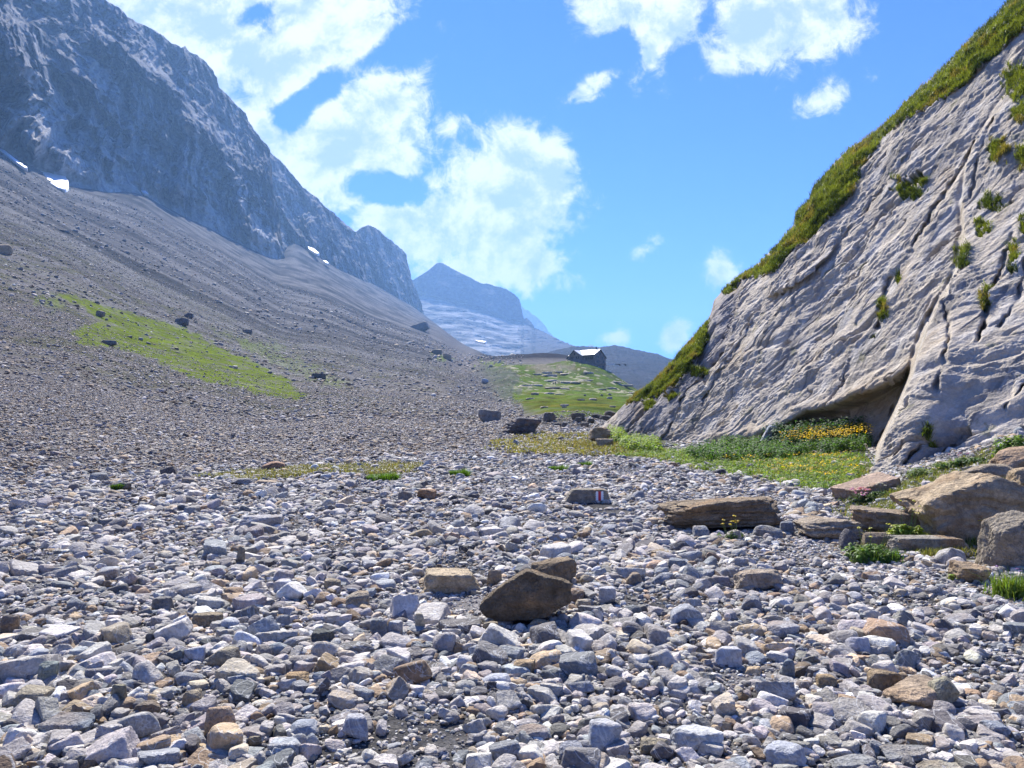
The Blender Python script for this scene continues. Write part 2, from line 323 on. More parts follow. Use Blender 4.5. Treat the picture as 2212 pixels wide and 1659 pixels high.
# albedo
def mixc(C, rgb, w): return C*(1-w[..., None])+np.array(rgb)*w[..., None]
big = fbm(X/60, YY/60, 0*X, 4); med = fbm(X/9, YY/9, 0*X+3, 4); fine = fbm(X/1.3, YY/1.3, 0*X+6, 3)
GC = np.zeros(U.shape+(3,)); GC[:] = (.095, .092, .09)  # gravel base, darkened to put shade into the gaps between stones
TOE = lambda u: np.interp(u, [-300, 0, 250, 500, 700, 900, 1050, 1120, 1190, 1240], [1040, 1030, 1017, 1006, 996, 984, 968, 950, 925, 900])
scree = sstep(16, -22, VG-TOE(U)+10*pnoise(U/40, YY/3, 0*U)+7*pnoise(U/9, YY/1.2, 0*U))*(U < 1240)*(YY > 12)
GC = mixc(GC, (.165, .153, .145), scree*.9)
GC = mixc(GC, (.105, .105, .108), scree*sstep(120, 420, YY)*sstep(1000, 900, U))
GC = mixc(GC, (.17, .165, .165), scree*sstep(250, 900, YY)*np.clip(.35+1.2*big, 0, 1)*sstep(1000, 900, U))
stk = fbm(c1/16, c2/260, 0*X+4, 4)+.6*fbm(c1/60, c2/700, 0*X+14, 3)
GC = mixc(GC, (.22, .215, .21), leftm*np.clip(1.9*stk, 0, .7)*sstep(90, 250, YY))
GC = mixc(GC, (.045, .048, .052), leftm*np.clip(-2.0*stk, 0, .75)*sstep(90, 250, YY))
GC = mixc(GC, (.04, .04, .045), leftm*sstep(.35, .8, -rill)*.45)
GC = mixc(GC, (.085, .09, .04), scree*sstep(50, 90, YY)*(1-sstep(250, 500, YY))*np.clip(.15+1.6*med+.5*big, 0, .62))
patch = [(118, 634), (160, 638), (200, 656), (270, 672), (330, 690), (400, 708), (450, 738), (520, 768), (600, 808), (668, 856), (640, 864), (560, 852), (520, 838), (440, 825), (380, 802), (330, 775), (250, 752), (165, 742), (160, 712), (215, 694), (180, 668)]
gp = inpoly(Uw, VG+4*pnoise(U/9, VG/5, 0*U)+3*pnoise(U/3, VG/2, 0*U), patch) & (YY > 30) & (YY < 900)
gpf = gsmooth(gsmooth(gp.astype(float), 1, 0), 1, 1)
GC = mixc(GC, (.115, .155, .022), gpf*np.clip(.78+1.5*fbm(X/4, YY/6, 0*X+1, 5, .6), 0, 1))
GC = mixc(GC, (.17, .21, .035), gpf*np.clip(2.2*fbm(X/3, YY/2, 0*X+8, 4), 0, .6))
for pl, a_ in (([(70, 640), (110, 640), (150, 665), (120, 672), (80, 655)], .5), ([(520, 738), (600, 742), (620, 760), (520, 752)], .3), ([(440, 700), (640, 775), (760, 830), (720, 840), (600, 790)], .35), ([(1030, 783), (1090, 780), (1110, 800), (1060, 804)], .8), ([(930, 763), (975, 770), (960, 776)], .7)):
    w = (inpoly(Uw, Vw, pl) & (YY > 40)).astype(float); GC = mixc(GC, (.15, .20, .04), gsmooth(w, 2, 1)*a_)
kg = kn*np.clip(.95+.9*fbm(X/14, YY/14, 0*X+5, 4), 0, 1)
GC = mixc(GC, (.10, .15, .028), kg)
GC = mixc(GC, (.125, .12, .03), kn*np.clip(-.1+1.9*fbm(X/14, YY/24, 0*X+15, 4, .6)+sstep(240, 120, YY)*.3, 0, .9))
GC = mixc(GC, (.045, .06, .02), kn*np.clip(1.8*fbm(X/9, YY/14, 0*X+25, 4, .6)-.15, 0, .7))
GC = mixc(GC, (.40, .36, .28), kn*sstep(.80, .9, strat+.3*fbm(X/6, YY/6, 0*X, 3))*sstep(150, 260, YY)*.9)
GC = mixc(GC, (.03, .035, .03), kn*sstep(-.25, -.05, -strat+.4*fbm(X/5, YY/5, 0*X+2, 3))*.6)  # shade under the knoll's rock ledges put into the ground colour
tanp = inpoly(Uw, Vw, [(1135, 790), (1190, 786), (1250, 792), (1225, 806), (1150, 806)]) & (YY > 300) & (YY < 500)
GC = mixc(GC, (.20, .17, .14), gsmooth(tanp.astype(float), 2, 1)*.7)
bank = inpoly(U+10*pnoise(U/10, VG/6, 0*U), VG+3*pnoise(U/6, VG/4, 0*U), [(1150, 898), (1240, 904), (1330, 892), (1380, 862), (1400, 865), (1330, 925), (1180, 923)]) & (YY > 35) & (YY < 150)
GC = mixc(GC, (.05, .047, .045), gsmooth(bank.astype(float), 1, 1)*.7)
mor = sstep(545, 590, YY)*sstep(1010, 1060, U)*sstep(1330, 1290, U); GC = mixc(GC, (.045, .044, .048), mor)
fly = inpoly(Uw, Vw, [(1030, 905), (1120, 870), (1120, 800), (1040, 790), (960, 840)]) & (YY > 60)
GC = mixc(GC, (.105, .105, .112), gsmooth(fly.astype(float), 2, 1)*.6)
def wpoly(pl, lo, hi, wob=1.0): return gsmooth((inpoly(U+wob*18*pnoise(U/18, VG/9, 0*U+3), VG+wob*5*pnoise(U/12, VG/6, 0*U+1)+2*wob*pnoise(U/4, VG/2, 0*U), pl) & (YY > lo) & (YY < hi)).astype(float), 1, 1)
moss1 = wpoly([(420, 1035), (460, 1015), (640, 1008), (700, 1003), (860, 996), (920, 1005), (900, 1020), (840, 1030), (700, 1022), (560, 1040)], 10, 26)
moss2 = wpoly([(1050, 960), (1150, 930), (1290, 930), (1330, 960), (1420, 965), (1450, 985), (1300, 990), (1100, 985)], 15, 60)
sward = wpoly([(1290, 955), (1340, 930), (1420, 950), (1500, 965), (1700, 975), (1880, 960), (1880, 1050), (1830, 1060), (1640, 1030), (1480, 1000), (1330, 985)], 10, 40)
bankv = wpoly([(1800, 1075), (1990, 1020), (2212, 940), (2400, 930), (2400, 1260), (2190, 1225), (1960, 1200), (1850, 1190), (1830, 1120)], 6, 18)
GC = mixc(GC, (.17, .165, .06), moss1*np.clip(.45+1.2*fine, 0, .9))
GC = mixc(GC, (.14, .13, .075), moss2*np.clip(.25+1.3*fine+.7*med, 0, .8))
GC = mixc(GC, (.12, .15, .04), sward*np.clip(.5+1.2*fine, 0, .9))
GC = mixc(GC, (.13, .13, .06), bankv*np.clip(.45+1.2*fine, 0, .85))
lane = wpoly([(1690, 1165), (1760, 1160), (1850, 1188), (1960, 1215), (2100, 1245), (2300, 1270), (2300, 1330), (2150, 1300), (1950, 1262), (1820, 1222), (1700, 1195)], 5, 12)
lane = np.maximum(lane, wpoly([(850, 1278), (1040, 1280), (1060, 1330), (900, 1330), (800, 1300)], 4, 9))
lane = np.maximum(lane, .8*wpoly([(1560, 1420), (1720, 1430), (1700, 1490), (1560, 1500)], 3.5, 6))
GC = mixc(GC, (.26, .245, .235), lane*.8)
GC = GC*(1-.12*sstep(25, 70, YY))[..., None]
GC = np.clip(GC*(1+.25*fine[..., None]*near[..., None]), .02, .8)
GP = np.stack([X, YY, GZ], -1)
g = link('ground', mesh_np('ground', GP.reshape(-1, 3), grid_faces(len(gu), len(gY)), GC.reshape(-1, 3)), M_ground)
tag(g, kind='structure')
def gsample(A, u, Y):
    iu = np.clip(np.searchsorted(gu, u), 0, len(gu)-1); iy = np.clip(np.searchsorted(gY, Y), 0, len(gY)-1); return A[iu, iy]

# ---------------------------------------------------------------- mountains
def sheet(name, us, top, bot, nrow, depth, disp, color, mat, back=.25, pw=1.0):
    tv = np.interp(us, [p[0] for p in top], [p[1] for p in top]); bv = np.interp(us, [p[0] for p in bot], [p[1] for p in bot])
    w = np.linspace(0, 1, nrow)**pw
    Um = np.repeat(us[:, None], nrow, 1); Vm = bv[:, None]+(tv-bv)[:, None]*w[None, :]
    D = depth(Um, Vm); P = ray(Um, Vm, D)
    off, dirv = disp(Um, Vm, P)
    if dirv is None:
        dirv = np.array([0, 0, CH])-P; dirv /= np.linalg.norm(dirv, axis=-1)[..., None]
        k_ = np.minimum(1+np.median(P[..., 1])/3000, 3); sm = k_*fbm(P[..., 0]/30, P[..., 1]/30, P[..., 2]/30, 4)*3.5+5*pnoise(P[..., 0]/80, P[..., 1]/80, P[..., 2]/80); P = P+sm[..., None]*NA
    P = P+off[..., None]*dirv
    C = color(Um, Vm, P, off)
    # the far side of the crest falls away behind it
    T = P[:, -1]; h = T-np.array([0, 0, CH]); h = h/np.linalg.norm(h, axis=1)[:, None]; rows = []
    dist = np.linalg.norm(T, axis=1)
    for k, s in enumerate((.01, .03, .07, .14, back)):
        q = T+h*(dist*s)[:, None]; q[:, 2] -= dist*s*(.25+.9*s)+dist*.0006; rows.append(q)
    P = np.concatenate([P, np.stack(rows, 1)], 1); C = np.concatenate([C, np.repeat(C[:, -1:], 5, 1)], 1)
    o = link(name, mesh_np(name, P.reshape(-1, 3), grid_faces(P.shape[0], P.shape[1]), C.reshape(-1, 3)), mat)
    return o, Um, Vm, P[:, :nrow]
def plane_depth(N, P0, sc_=1.0):
    N = np.array(N, float); c = (N[0]*P0[0]+N[1]*P0[1]+N[2]*(P0[2]-CH))*sc_
    def f(u, v):
        den = N[0]*(u-UC)/F+N[1]+N[2]*(VH-v)/F; return c/np.minimum(den, -.08)
    return f
NA = np.array([.849, -.17, .5]); NA /= np.linalg.norm(NA)
dA0 = plane_depth(NA, (-600, 900, CH+900*.3285))
def rockcol(P, base=(.25, .245, .24), s=1.0, streak=1.0):
    n1 = fbm(P[..., 0]/(90*s), P[..., 1]/(90*s), P[..., 2]/(90*s), 4); n2 = fbm(P[..., 0]/(14*s), P[..., 1]/(14*s), P[..., 2]/(60*s)+9, 4)
    C = np.array(base)*(1+.5*n1+.85*streak*n2)[..., None]; return np.clip(C, .06, .6)
spur = [(0, 60), (60, 150), (80, 250), (95, 330), (110, 360)]
ledge = [(180, 60), (250, 110), (330, 160), (385, 200), (400, 250), (470, 300), (495, 340), (520, 430), (560, 520), (600, 560)]
def dispA(u, v, P):
    x, y, z = P[..., 0], P[..., 1], P[..., 2]; s = x*.196+y*.98-.8*z
    wx = 60*pnoise(x/200, y/200, z/200); flut = ridged((s+wx)/70, z/520, 0*x+2, 3)
    o = 62*(flut-.25)+34*ridged((s+.5*wx)/260+3, z/330, 0*x, 2)+22*fbm(x/110, y/110, z/75, 5)+20*ridged((s+.3*wx)/34, z/110, 0*x+5, 3)
    o += 15*ridged(s/260+z/90, z/42, 0*x+8, 2)+7*fbm(x/13, y/13, z/16, 4, .6)+16*ridged(s/150, z/95+s/300, 0*x+12, 2)
    qq = fbm((s+wx)/120, z/150, 0*x+31, 5, .55); o += 20*(sstep(-.03, .03, qq)+sstep(.17, .22, qq)+sstep(-.24, -.19, qq)+sstep(.36, .4, qq))
    o += 45*np.exp(-(dpoly(u, v, spur)/42)**2)+55*np.exp(-(dpoly(u, v, ledge)/20)**2)
    fade = sstep(0, 70, np.interp(u, [p[0] for p in footA], [p[1] for p in footA])-v)
    return (o-65)*1.7*(.12+.88*fade)-5, None
footA = [(-900, 120), (-300, 210), (0, 325), (75, 368), (150, 402), (300, 412), (380, 455), (450, 490), (520, 528), (600, 565), (613, 575)]
ridgeA = [(-900, -560), (-300, -330), (0, -175), (100, -95), (220, 0), (260, 20), (300, 47), (350, 80), (390, 105), (400, 99), (408, 108), (440, 128), (460, 150), (472, 190), (500, 215), (530, 245), (550, 280), (582, 325), (589, 400), (600, 455), (608, 520), (613, 560)]
def colA(u, v, P, o):
    C = rockcol(P); w = sstep(.0, .5, fbm(P[..., 0]/45, P[..., 1]/45, P[..., 2]/30+4, 4)); C = C*(1-.6*w[..., None])+np.array((.50, .48, .45))*.6*w[..., None]
    lit_low = np.exp(-(dpoly(u, v, [(60, 250), (110, 360), (190, 360)])/35)**2)+np.exp(-(dpoly(u, v, [(500, 430), (560, 520), (600, 555)])/28)**2)  # lit parts of spur and ledge: sunlight painted in as paler rock
    return C*(1+.35*np.clip(lit_low, 0, 1))[..., None]
usA = np.concatenate([np.arange(-900, -120, 8.), np.arange(-120, 614, 1.35)])
mA, *_ = sheet('mountain', usA, ridgeA, [(p[0], p[1]+22) for p in footA], 440, dA0, dispA, colA, M_mount)
tag(mA, kind='structure')
dB0 = plane_depth(NA, (-600, 900, CH+900*.3285), 1.1)
def dispB(u, v, P):
    x, y, z = P[..., 0], P[..., 1], P[..., 2]; s = x*.196+y*.98-.8*z; wx = 60*pnoise(x/200, y/200, z/200)
    o = 60*ridged((s+wx)/120, z/700, 0*x+7, 3)+25*fbm(x/110, y/110, z/80, 5)+18*ridged(s/38, z/120, 0*x+5, 3)+7*ridged(s/300, z/50, 0*x+8, 2)+6*fbm(x/13, y/13, z/16, 4, .6)
    qq = fbm((s+wx)/130, z/180, 0*x+31, 5, .55); o += 22*(sstep(-.03, .03, qq)+sstep(.2, .25, qq)+sstep(-.27, -.22, qq))
    return (o-54)*1.6, None
footB = [(555, 500), (615, 506), (700, 560), (800, 612), (835, 630)]
ridgeB = [(555, 290), (580, 325), (615, 360), (640, 390), (690, 435), (725, 465), (750, 485), (770, 502), (780, 530), (790, 575), (800, 612), (835, 640)]
mB, *_ = sheet('mountain', np.arange(555, 802, 1.3), ridgeB, [(p[0], p[1]+70) for p in footB], 200, dB0, dispB, lambda u, v, P, o: rockcol(P), M_mount)
tag(mB, kind='structure')
dC0 = plane_depth(NA, (-600, 900, CH+900*.3285), 1.22)
footC = [(745, 590), (800, 612), (900, 668), (918, 680)]
ridgeC = [(745, 520), (770, 500), (780, 492), (797, 485), (820, 500), (850, 525), (872, 541), (879, 548), (881, 565), (887, 595), (896, 620), (905, 642), (912, 665), (919, 684)]
mC, *_ = sheet('mountain', np.arange(748, 919, .9), ridgeC, [(p[0], p[1]+50) for p in footC], 170, dC0, lambda u, v, P: (dispB(u, v, P)[0]*1.1, None), lambda u, v, P, o: rockcol(P, (.25, .245, .24)), M_mount)
tag(mC, kind='structure')
# pyramid peak with pale slabs below
baseD = [(880, 640), (912, 640), (961, 647), (1011, 657), (1048, 672), (1098, 694), (1132, 698), (1160, 712), (1262, 752)]
ridgeD = [(860, 625), (894, 604), (924, 585), (944, 568), (957, 567), (974, 578), (996, 590), (1021, 603), (1041, 613), (1058, 613), (1073, 618), (1090, 624), (1110, 634), (1120, 642), (1125, 655), (1129, 674), (1132, 688), (1140, 687), (1147, 694), (1157, 709), (1184, 722), (1209, 734), (1239, 747), (1275, 755)]
bl = lambda u: np.interp(u, [p[0] for p in baseD], [p[1] for p in baseD])
def depD(u, v):
    vb = bl(u); t = np.clip((790-v)/(790-vb), 0, 1); return np.where(v > vb, 2700+1900*t**1.2, 4600+(vb-v)*3.2)-np.clip(u-1130, 0, 200)*9
ND = np.array([.45, -.72, .5])
def dispD(u, v, P):
    x, y, z = P[..., 0], P[..., 1], P[..., 2]; up = sstep(-6, 6, bl(u)-v)
    o = up*(150*ridged(x/260, z/900, 0*x, 3)+45*fbm(x/120, y/120, z/60, 4))+(1-up)*(55*fbm(x/200, y/200, z/60, 5)+22*ridged(x/90+z/200, y/300, z/40, 3))
    return (o-70)*1.3, None
def colD(u, v, P, o):
    up = sstep(-5, 5, bl(u)-v)*sstep(1145, 1130, u); C = rockcol(P, (.08, .083, .09), 1.6)
    pale = (1-up)*np.clip(.45+1.6*fbm(P[..., 0]/120, P[..., 1]/260, P[..., 2]/25, 5), 0, 1)*sstep(1165, 1120, u)
    C = mixc(C, (.38, .375, .37), pale*.9); gr = sstep(1110, 1160, u)*(1-up); return mixc(C, (.12, .118, .12), gr*.8)
mD, *_ = sheet('mountain', np.arange(862, 1275, 1.0), ridgeD, [(860, 800), (1275, 800)], 230, depD, dispD, colD, M_mount)
tag(mD, kind='structure')
def simple(name, us, top, vb, d0, d1, amp, base, rows=90):
    tp = lambda u: np.interp(u, [p[0] for p in top], [p[1] for p in top])
    dep = lambda u, v: d0+(d1-d0)*np.clip((vb-v)/(vb-tp(u)), 0, 1)
    def dsp(u, v, P):
        s = (d0+d1)/2/25.; x, y, z = P[..., 0]/s, P[..., 1]/s, P[..., 2]/s
        return amp*(fbm(x, y, z, 5)+.4*fbm(x*5, y*5, z*5, 3)), np.array([0, -.6, .8])
    o, *_ = sheet(name, us, top, [(us[0], vb), (us[-1], vb)], rows, dep, dsp, lambda u, v, P, o: rockcol(P, base, 1.5, .7), M_mount)
    return tag(o, kind='structure')
simple('mountain', np.arange(1120, 1215, 1.), [(1120, 660), (1129, 664), (1140, 670), (1150, 678), (1160, 687), (1168, 693), (1177, 702), (1184, 719), (1215, 745)], 770, 8200, 9000, 60, (.2, .2, .22))
simple('mountain', np.arange(1262, 1292, .7), [(1262, 752), (1270, 748), (1277, 743.5), (1284, 748), (1292, 753)], 765, 9000, 9400, 10, (.2, .2, .22), 20)
simple('hills', np.arange(1150, 1700, 1.5), [(1150, 775), (1196, 757), (1234, 750), (1259, 748), (1289, 750), (1318, 748), (1329, 746.5), (1339, 749), (1356, 751.5), (1373, 755), (1420, 764), (1456, 776), (1520, 800), (1700, 850)], 872, 700, 2100, 5, (.05, .05, .056), 160)
# the near slope out of frame on the left and the closing of the valley behind the viewer
bk = np.meshgrid(np.linspace(-900, 900, 60), np.linspace(-700, .55, 60), indexing='ij')
zb = np.maximum(0, (np.abs(bk[0])-25))*.35*sstep(0, -60, bk[1])-.02+4*fbm(bk[0]/80, bk[1]/80, 0*bk[0], 3)*sstep(0, -60, bk[1])
o = link('valley_floor', mesh_np('valley_floor', np.stack([bk[0], bk[1], zb-.05], -1).reshape(-1, 3), grid_faces(60, 60), np.tile((.2, .19, .185), (3600, 1))), M_ground); tag(o, kind='structure')

# ---------------------------------------------------------------- right-hand limestone slab
crest = [(1284, 926), (1299, 917), (1325, 895), (1345, 875), (1374, 849), (1406, 829), (1456, 776), (1496, 725), (1528, 692), (1537, 668), (1542, 648), (1561, 625), (1606, 588), (1631, 575), (1681, 525), (1712, 487), (1718, 457), (1746, 430), (1756, 402), (1801, 350), (1831, 320), (1896, 280), (1956, 215), (1996, 180), (2031, 150), (2071, 110), (2106, 70), (2151, 35), (2171, 5), (2300, -120), (2700, -420), (3300, -700)]
cbase = [(1284, 932), (1299, 930), (1341, 948), (1400, 975), (1440, 990), (1480, 992), (1600, 990), (1700, 995), (1790, 1010), (1855, 1062), (1940, 1060), (2010, 1040), (2100, 1020), (2212, 990), (2500, 960), (3300, 900)]
D1f = plane_depth((-.768, -.284, .574), (5.8, 30, 0)); D2f = plane_depth((-.45, -.6, .66), (7.2, 16, 0))
gully = [(1855, 1040), (1880, 965), (1932, 853), (1962, 780), (1988, 699), (2031, 630), (2060, 560), (2070, 492), (2065, 428), (2080, 330), (2140, 220), (2212, 140), (2500, -200)]
gl_v = [p[1] for p in gully][::-1]; gl_u = [p[0] for p in gully][::-1]
lip = [(1440, 975), (1500, 953), (1560, 946), (1620, 938), (1680, 915), (1740, 880), (1800, 862), (1850, 843), (1900, 820), (1960, 782), (2000, 770)]
cracks = [([(2177, 501), (2151, 587), (2130, 621), (2108, 729)], 8, .38), ([(2070, 570), (2035, 645), (2039, 737), (2014, 832)], 5, .22), ([(1915, 595), (1900, 640), (1889, 699)], 7, .25),
          ([(2040, 944), (2015, 985), (1997, 1010)], 6, .35), ([(1975, 948), (1950, 985), (1932, 1010)], 5, .3), ([(1936, 944), (1920, 975)], 4, .22), ([(2207, 823), (2180, 845), (2160, 871)], 3, .2), ([(2212, 560), (2190, 640), (2150, 700)], 7, .2),
          ([(1830, 770), (1800, 830), (1790, 850)], 3, .12), ([(1806, 830), (1820, 780)], 3, .1), ([(2100, 300), (2050, 380), (2000, 470), (1960, 540)], 7, .25), ([(1620, 690), (1580, 760), (1520, 850), (1480, 930)], 6, .22), ([(1560, 760), (1480, 850), (1425, 950)], 6, .28),
          ([(2140, 250), (2110, 330), (2090, 420)], 6, .25), ([(1960, 320), (1880, 430), (1800, 530)], 5, .12), ([(1770, 560), (1700, 670), (1640, 760)], 4, .12), ([(1720, 905), (1690, 940), (1660, 950)], 4, .25), ([(1735, 600), (1610, 760)], 3, .1), ([(1860, 600), (1780, 720), (1720, 800)], 4, .1)]
tongue = [(1640, 640), (1666, 624), (1706, 616), (1746, 586), (1775, 552), (1801, 515), (1812, 495)]
greens = [[(1496, 772), (1525, 738), (1532, 688), (1522, 690), (1456, 770), (1406, 826), (1374, 848), (1350, 872), (1390, 862), (1430, 840), (1456, 832)],
          [(1555, 632), (1606, 585), (1634, 572), (1684, 520), (1712, 487), (1718, 455), (1756, 398), (1831, 318), (1896, 276), (1956, 213), (2031, 147), (2106, 67), (2171, 2), (2212, -40), (2230, 0), (2212, 52), (2156, 97), (2106, 147), (2056, 187), (2006, 217), (1956, 252), (1916, 272), (1896, 297), (1856, 347), (1846, 382), (1841, 402), (1806, 442), (1756, 497), (1706, 537), (1666, 582), (1631, 590), (1600, 600), (1570, 632)]]
tufts = [(1956, 400, 32, 22, 1), (1975, 380, 20, 14, 1), (2132, 432, 28, 18, .7), (2112, 486, 20, 16, .8), (2070, 550, 17, 30, .7), (1877, 720, 7, 9, 1), (1931, 592, 8, 16, .7), (2180, 552, 11, 38, .8), (1901, 565, 14, 7, .4), (2196, 238, 22, 26, .8), (2186, 170, 30, 40, .7),
         (2150, 320, 24, 26, .6), (1896, 452, 26, 9, .5), (1862, 428, 14, 8, .5), (2050, 330, 26, 16, .5), (2205, 330, 16, 30, .6), (2135, 585, 14, 40, .5), (1900, 660, 10, 30, .6), (1990, 930, 7, 22, .6), (1812, 445, 16, 9, .4), (1760, 540, 16, 6, .4), (2035, 300, 18, 12, .5), (1500, 800, 26, 10, .6), (1440, 850, 22, 10, .7), (1400, 875, 16, 9, .6),
         (1930, 500, 8, 30, .4), (2205, 480, 10, 22, .6), (2060, 260, 22, 10, .4), (2120, 640, 9, 30, .6), (1815, 828, 5, 14, .5), (2100, 205, 20, 8, .5)]
usC = np.concatenate([np.arange(1284, 2235, 1.25), np.arange(2240, 3300, 9.)])
def depC(u, v):
    d1 = D1f(u, v); d2 = D2f(u, v)
    gu_ = np.interp(v, gl_v, gl_u); side = sstep(-3, 5, u-gu_)         # 1 on the nearer slab
    w = sstep(930, 380, v)
    proud = .15+.85*sstep(380, 760, v)
    dn = (d2*(1-w)+(d1-proud)*w); dn = np.where(u > 2212, np.minimum(dn, d1+2), dn)
    lipv = np.interp(u, [p[0] for p in lip], [p[1] for p in lip])
    under = sstep(-3, 30, v-lipv)*(1-side)*sstep(1420, 1500, u)
    d1 = d1+1.35*under-.15*np.exp(-((v-lipv+10)/9)**2)*(1-side)*sstep(1420, 1500, u)
    D = d1*(1-side)+dn*side
    # bulges on either side of the gully
    D -= .3*np.exp(-((u-gu_-60)/50)**2)*sstep(450, 800, v)
    D += .35*np.exp(-((u-gu_+4)/5)**2)*sstep(400, 700, v)*np.clip(.7+1.5*pnoise(u/30, v/30, 0*u+18), 0, 1.3)
    for pts, wd, dp in cracks: D += dp*1.3*np.exp(-(dpoly(u+7*pnoise(u/18, v/18, 0*u)+2*pnoise(u/5, v/5, 0*u), v+7*pnoise(u/18, v/18, 0*u+3), pts)/(wd*.62))**2)*np.clip(.75+1.2*pnoise(u/30, v/30, 0*u+8), 0, 1.3)
    # raised tongue of rock with an undercut edge
    tv = np.interp(u, [p[0] for p in tongue], [p[1] for p in tongue]); ins = sstep(1640, 1665, u)*sstep(1812, 1780, u)
    D -= ins*.55*(1-sstep(-2, 6, v-tv))*np.exp(-np.clip(tv-v, 0, 999)/60)
    # darker face at the nose set back from the slab
    D += .6*inpoly(u, v, [(1535, 640), (1600, 600), (1580, 680), (1560, 760), (1520, 830), (1500, 780), (1530, 690)]).astype(float)*sstep(0, 1, 1.0)
    # turf stands proud of the rock
    for gpl in greens: D -= .28*inpoly(u+4*pnoise(u/9, v/9, 0*u), v+6*pnoise(u/9, v/9, 0*u+2), gpl)
    cv = np.interp(u, [p[0] for p in crest], [p[1] for p in crest]); D += 2.2*np.exp(-np.clip(v-cv, 0, 999)/16)  # crest rolls over
    D = gsmooth(gsmooth(D, 1, 0), 1, 1)
    return D
NCl = np.array([-.768, -.284, .574])
def dispC(u, v, P):
    x, y, z = P[..., 0], P[..., 1], P[..., 2]
    s = x*.347-y*.938; t = x*.539+y*.2+z*.82                     # along the wall, up the dip
    wp = .5*pnoise(s/1.5, t/3, 0*s)
    s = s-.38*t; rp = .35+1.0*sstep(-.25, .3, fbm(s/2.4, t/2.6, 0*s+80, 3))
    o = .06*fbm(x/1.4, y/1.4, z/1.4, 5, .55)+.16*fbm((s+wp)/2.6, t/5.5, 0*s, 3)+.05*ridged((s+wp)/1.1, t/2.3, 0*s+3, 4)+.05*rp*fbm((s+wp*.5)/.5-t/5, t/1.3, 0*s+6, 5, .62)++.042*rp*fbm(s/.22, t/.3, z/.3, 4, .62)+.012*ridged(s/.2+t/1.5, t/.3, 0*s+9, 3)
    o += .02*ridged(s/1.1+t*.9, t/1.6-s*.3, 0*s+4, 3)
    st_ = fbm(s/1.6, t/2.6, 0*s+40, 3); o += .045*(sstep(-.04, .04, st_)+sstep(.26, .32, st_)+sstep(-.34, -.28, st_))*sstep(.0, .3, np.abs(fbm(s/3, t/3, 0*s+44, 2)))
    ck = np.abs(pnoise((s+wp*.7)/1.5+.25*pnoise(s/.3, t/.4, 0*s), t/9, 0*s+60)); ck2 = np.abs(pnoise((s+wp)/.7, t/4+s*.3, 0*s+70)); o -= .22*np.exp(-(ck/.02)**2)*sstep(-.1, .2, pnoise(s/2, t/2, 0*s+61))+.07*np.exp(-(ck2/.025)**2)*sstep(-.05, .2, pnoise(s/1.5, t/1.5, 0*s+71))
    far = 1+.4*sstep(24, 34, y); green = gm(u, v)
    o = o*far*(1-.5*green)*(1-.85*np.exp(-((u-np.interp(v, gl_v, gl_u)-1)/4.5)**2))+green*(.34*fbm(x/.8, y/.8, z/.8, 4)+.07*fbm(x/.12, y/.12, z/.12, 2))
    return (o-.25)*sstep(0, 20, v-np.interp(u, [p[0] for p in crest], [p[1] for p in crest])+6), NCl
def gm(u, v):
    a = np.zeros(u.shape); tn = pnoise(u/11, v/15, 0*u+3)+.7*pnoise(u/4, v/5, 0*u)
    uu, vv = u+5*pnoise(u/7, v/7, 0*u)+2*pnoise(u/2.5, v/2.5, 0*u), v+7*pnoise(u/8, v/8, 0*u+5)+2*pnoise(u/2.5, v/2.5, 0*u+5)
    for gpl in greens: a = np.maximum(a, inpoly(uu, vv, gpl).astype(float))
    for (cu_, cv_, ru, rv, k) in tufts:
        if k < .55: continue
        ru, rv = ru*.78, rv*.78
        c, s = math.cos(-.8), math.sin(-.8)
        q = ((uu-cu_)/ru)**2+((vv-cv_)/rv)**2; a = np.maximum(a, (q < 1.05+2.2*tn)*k)
    return a
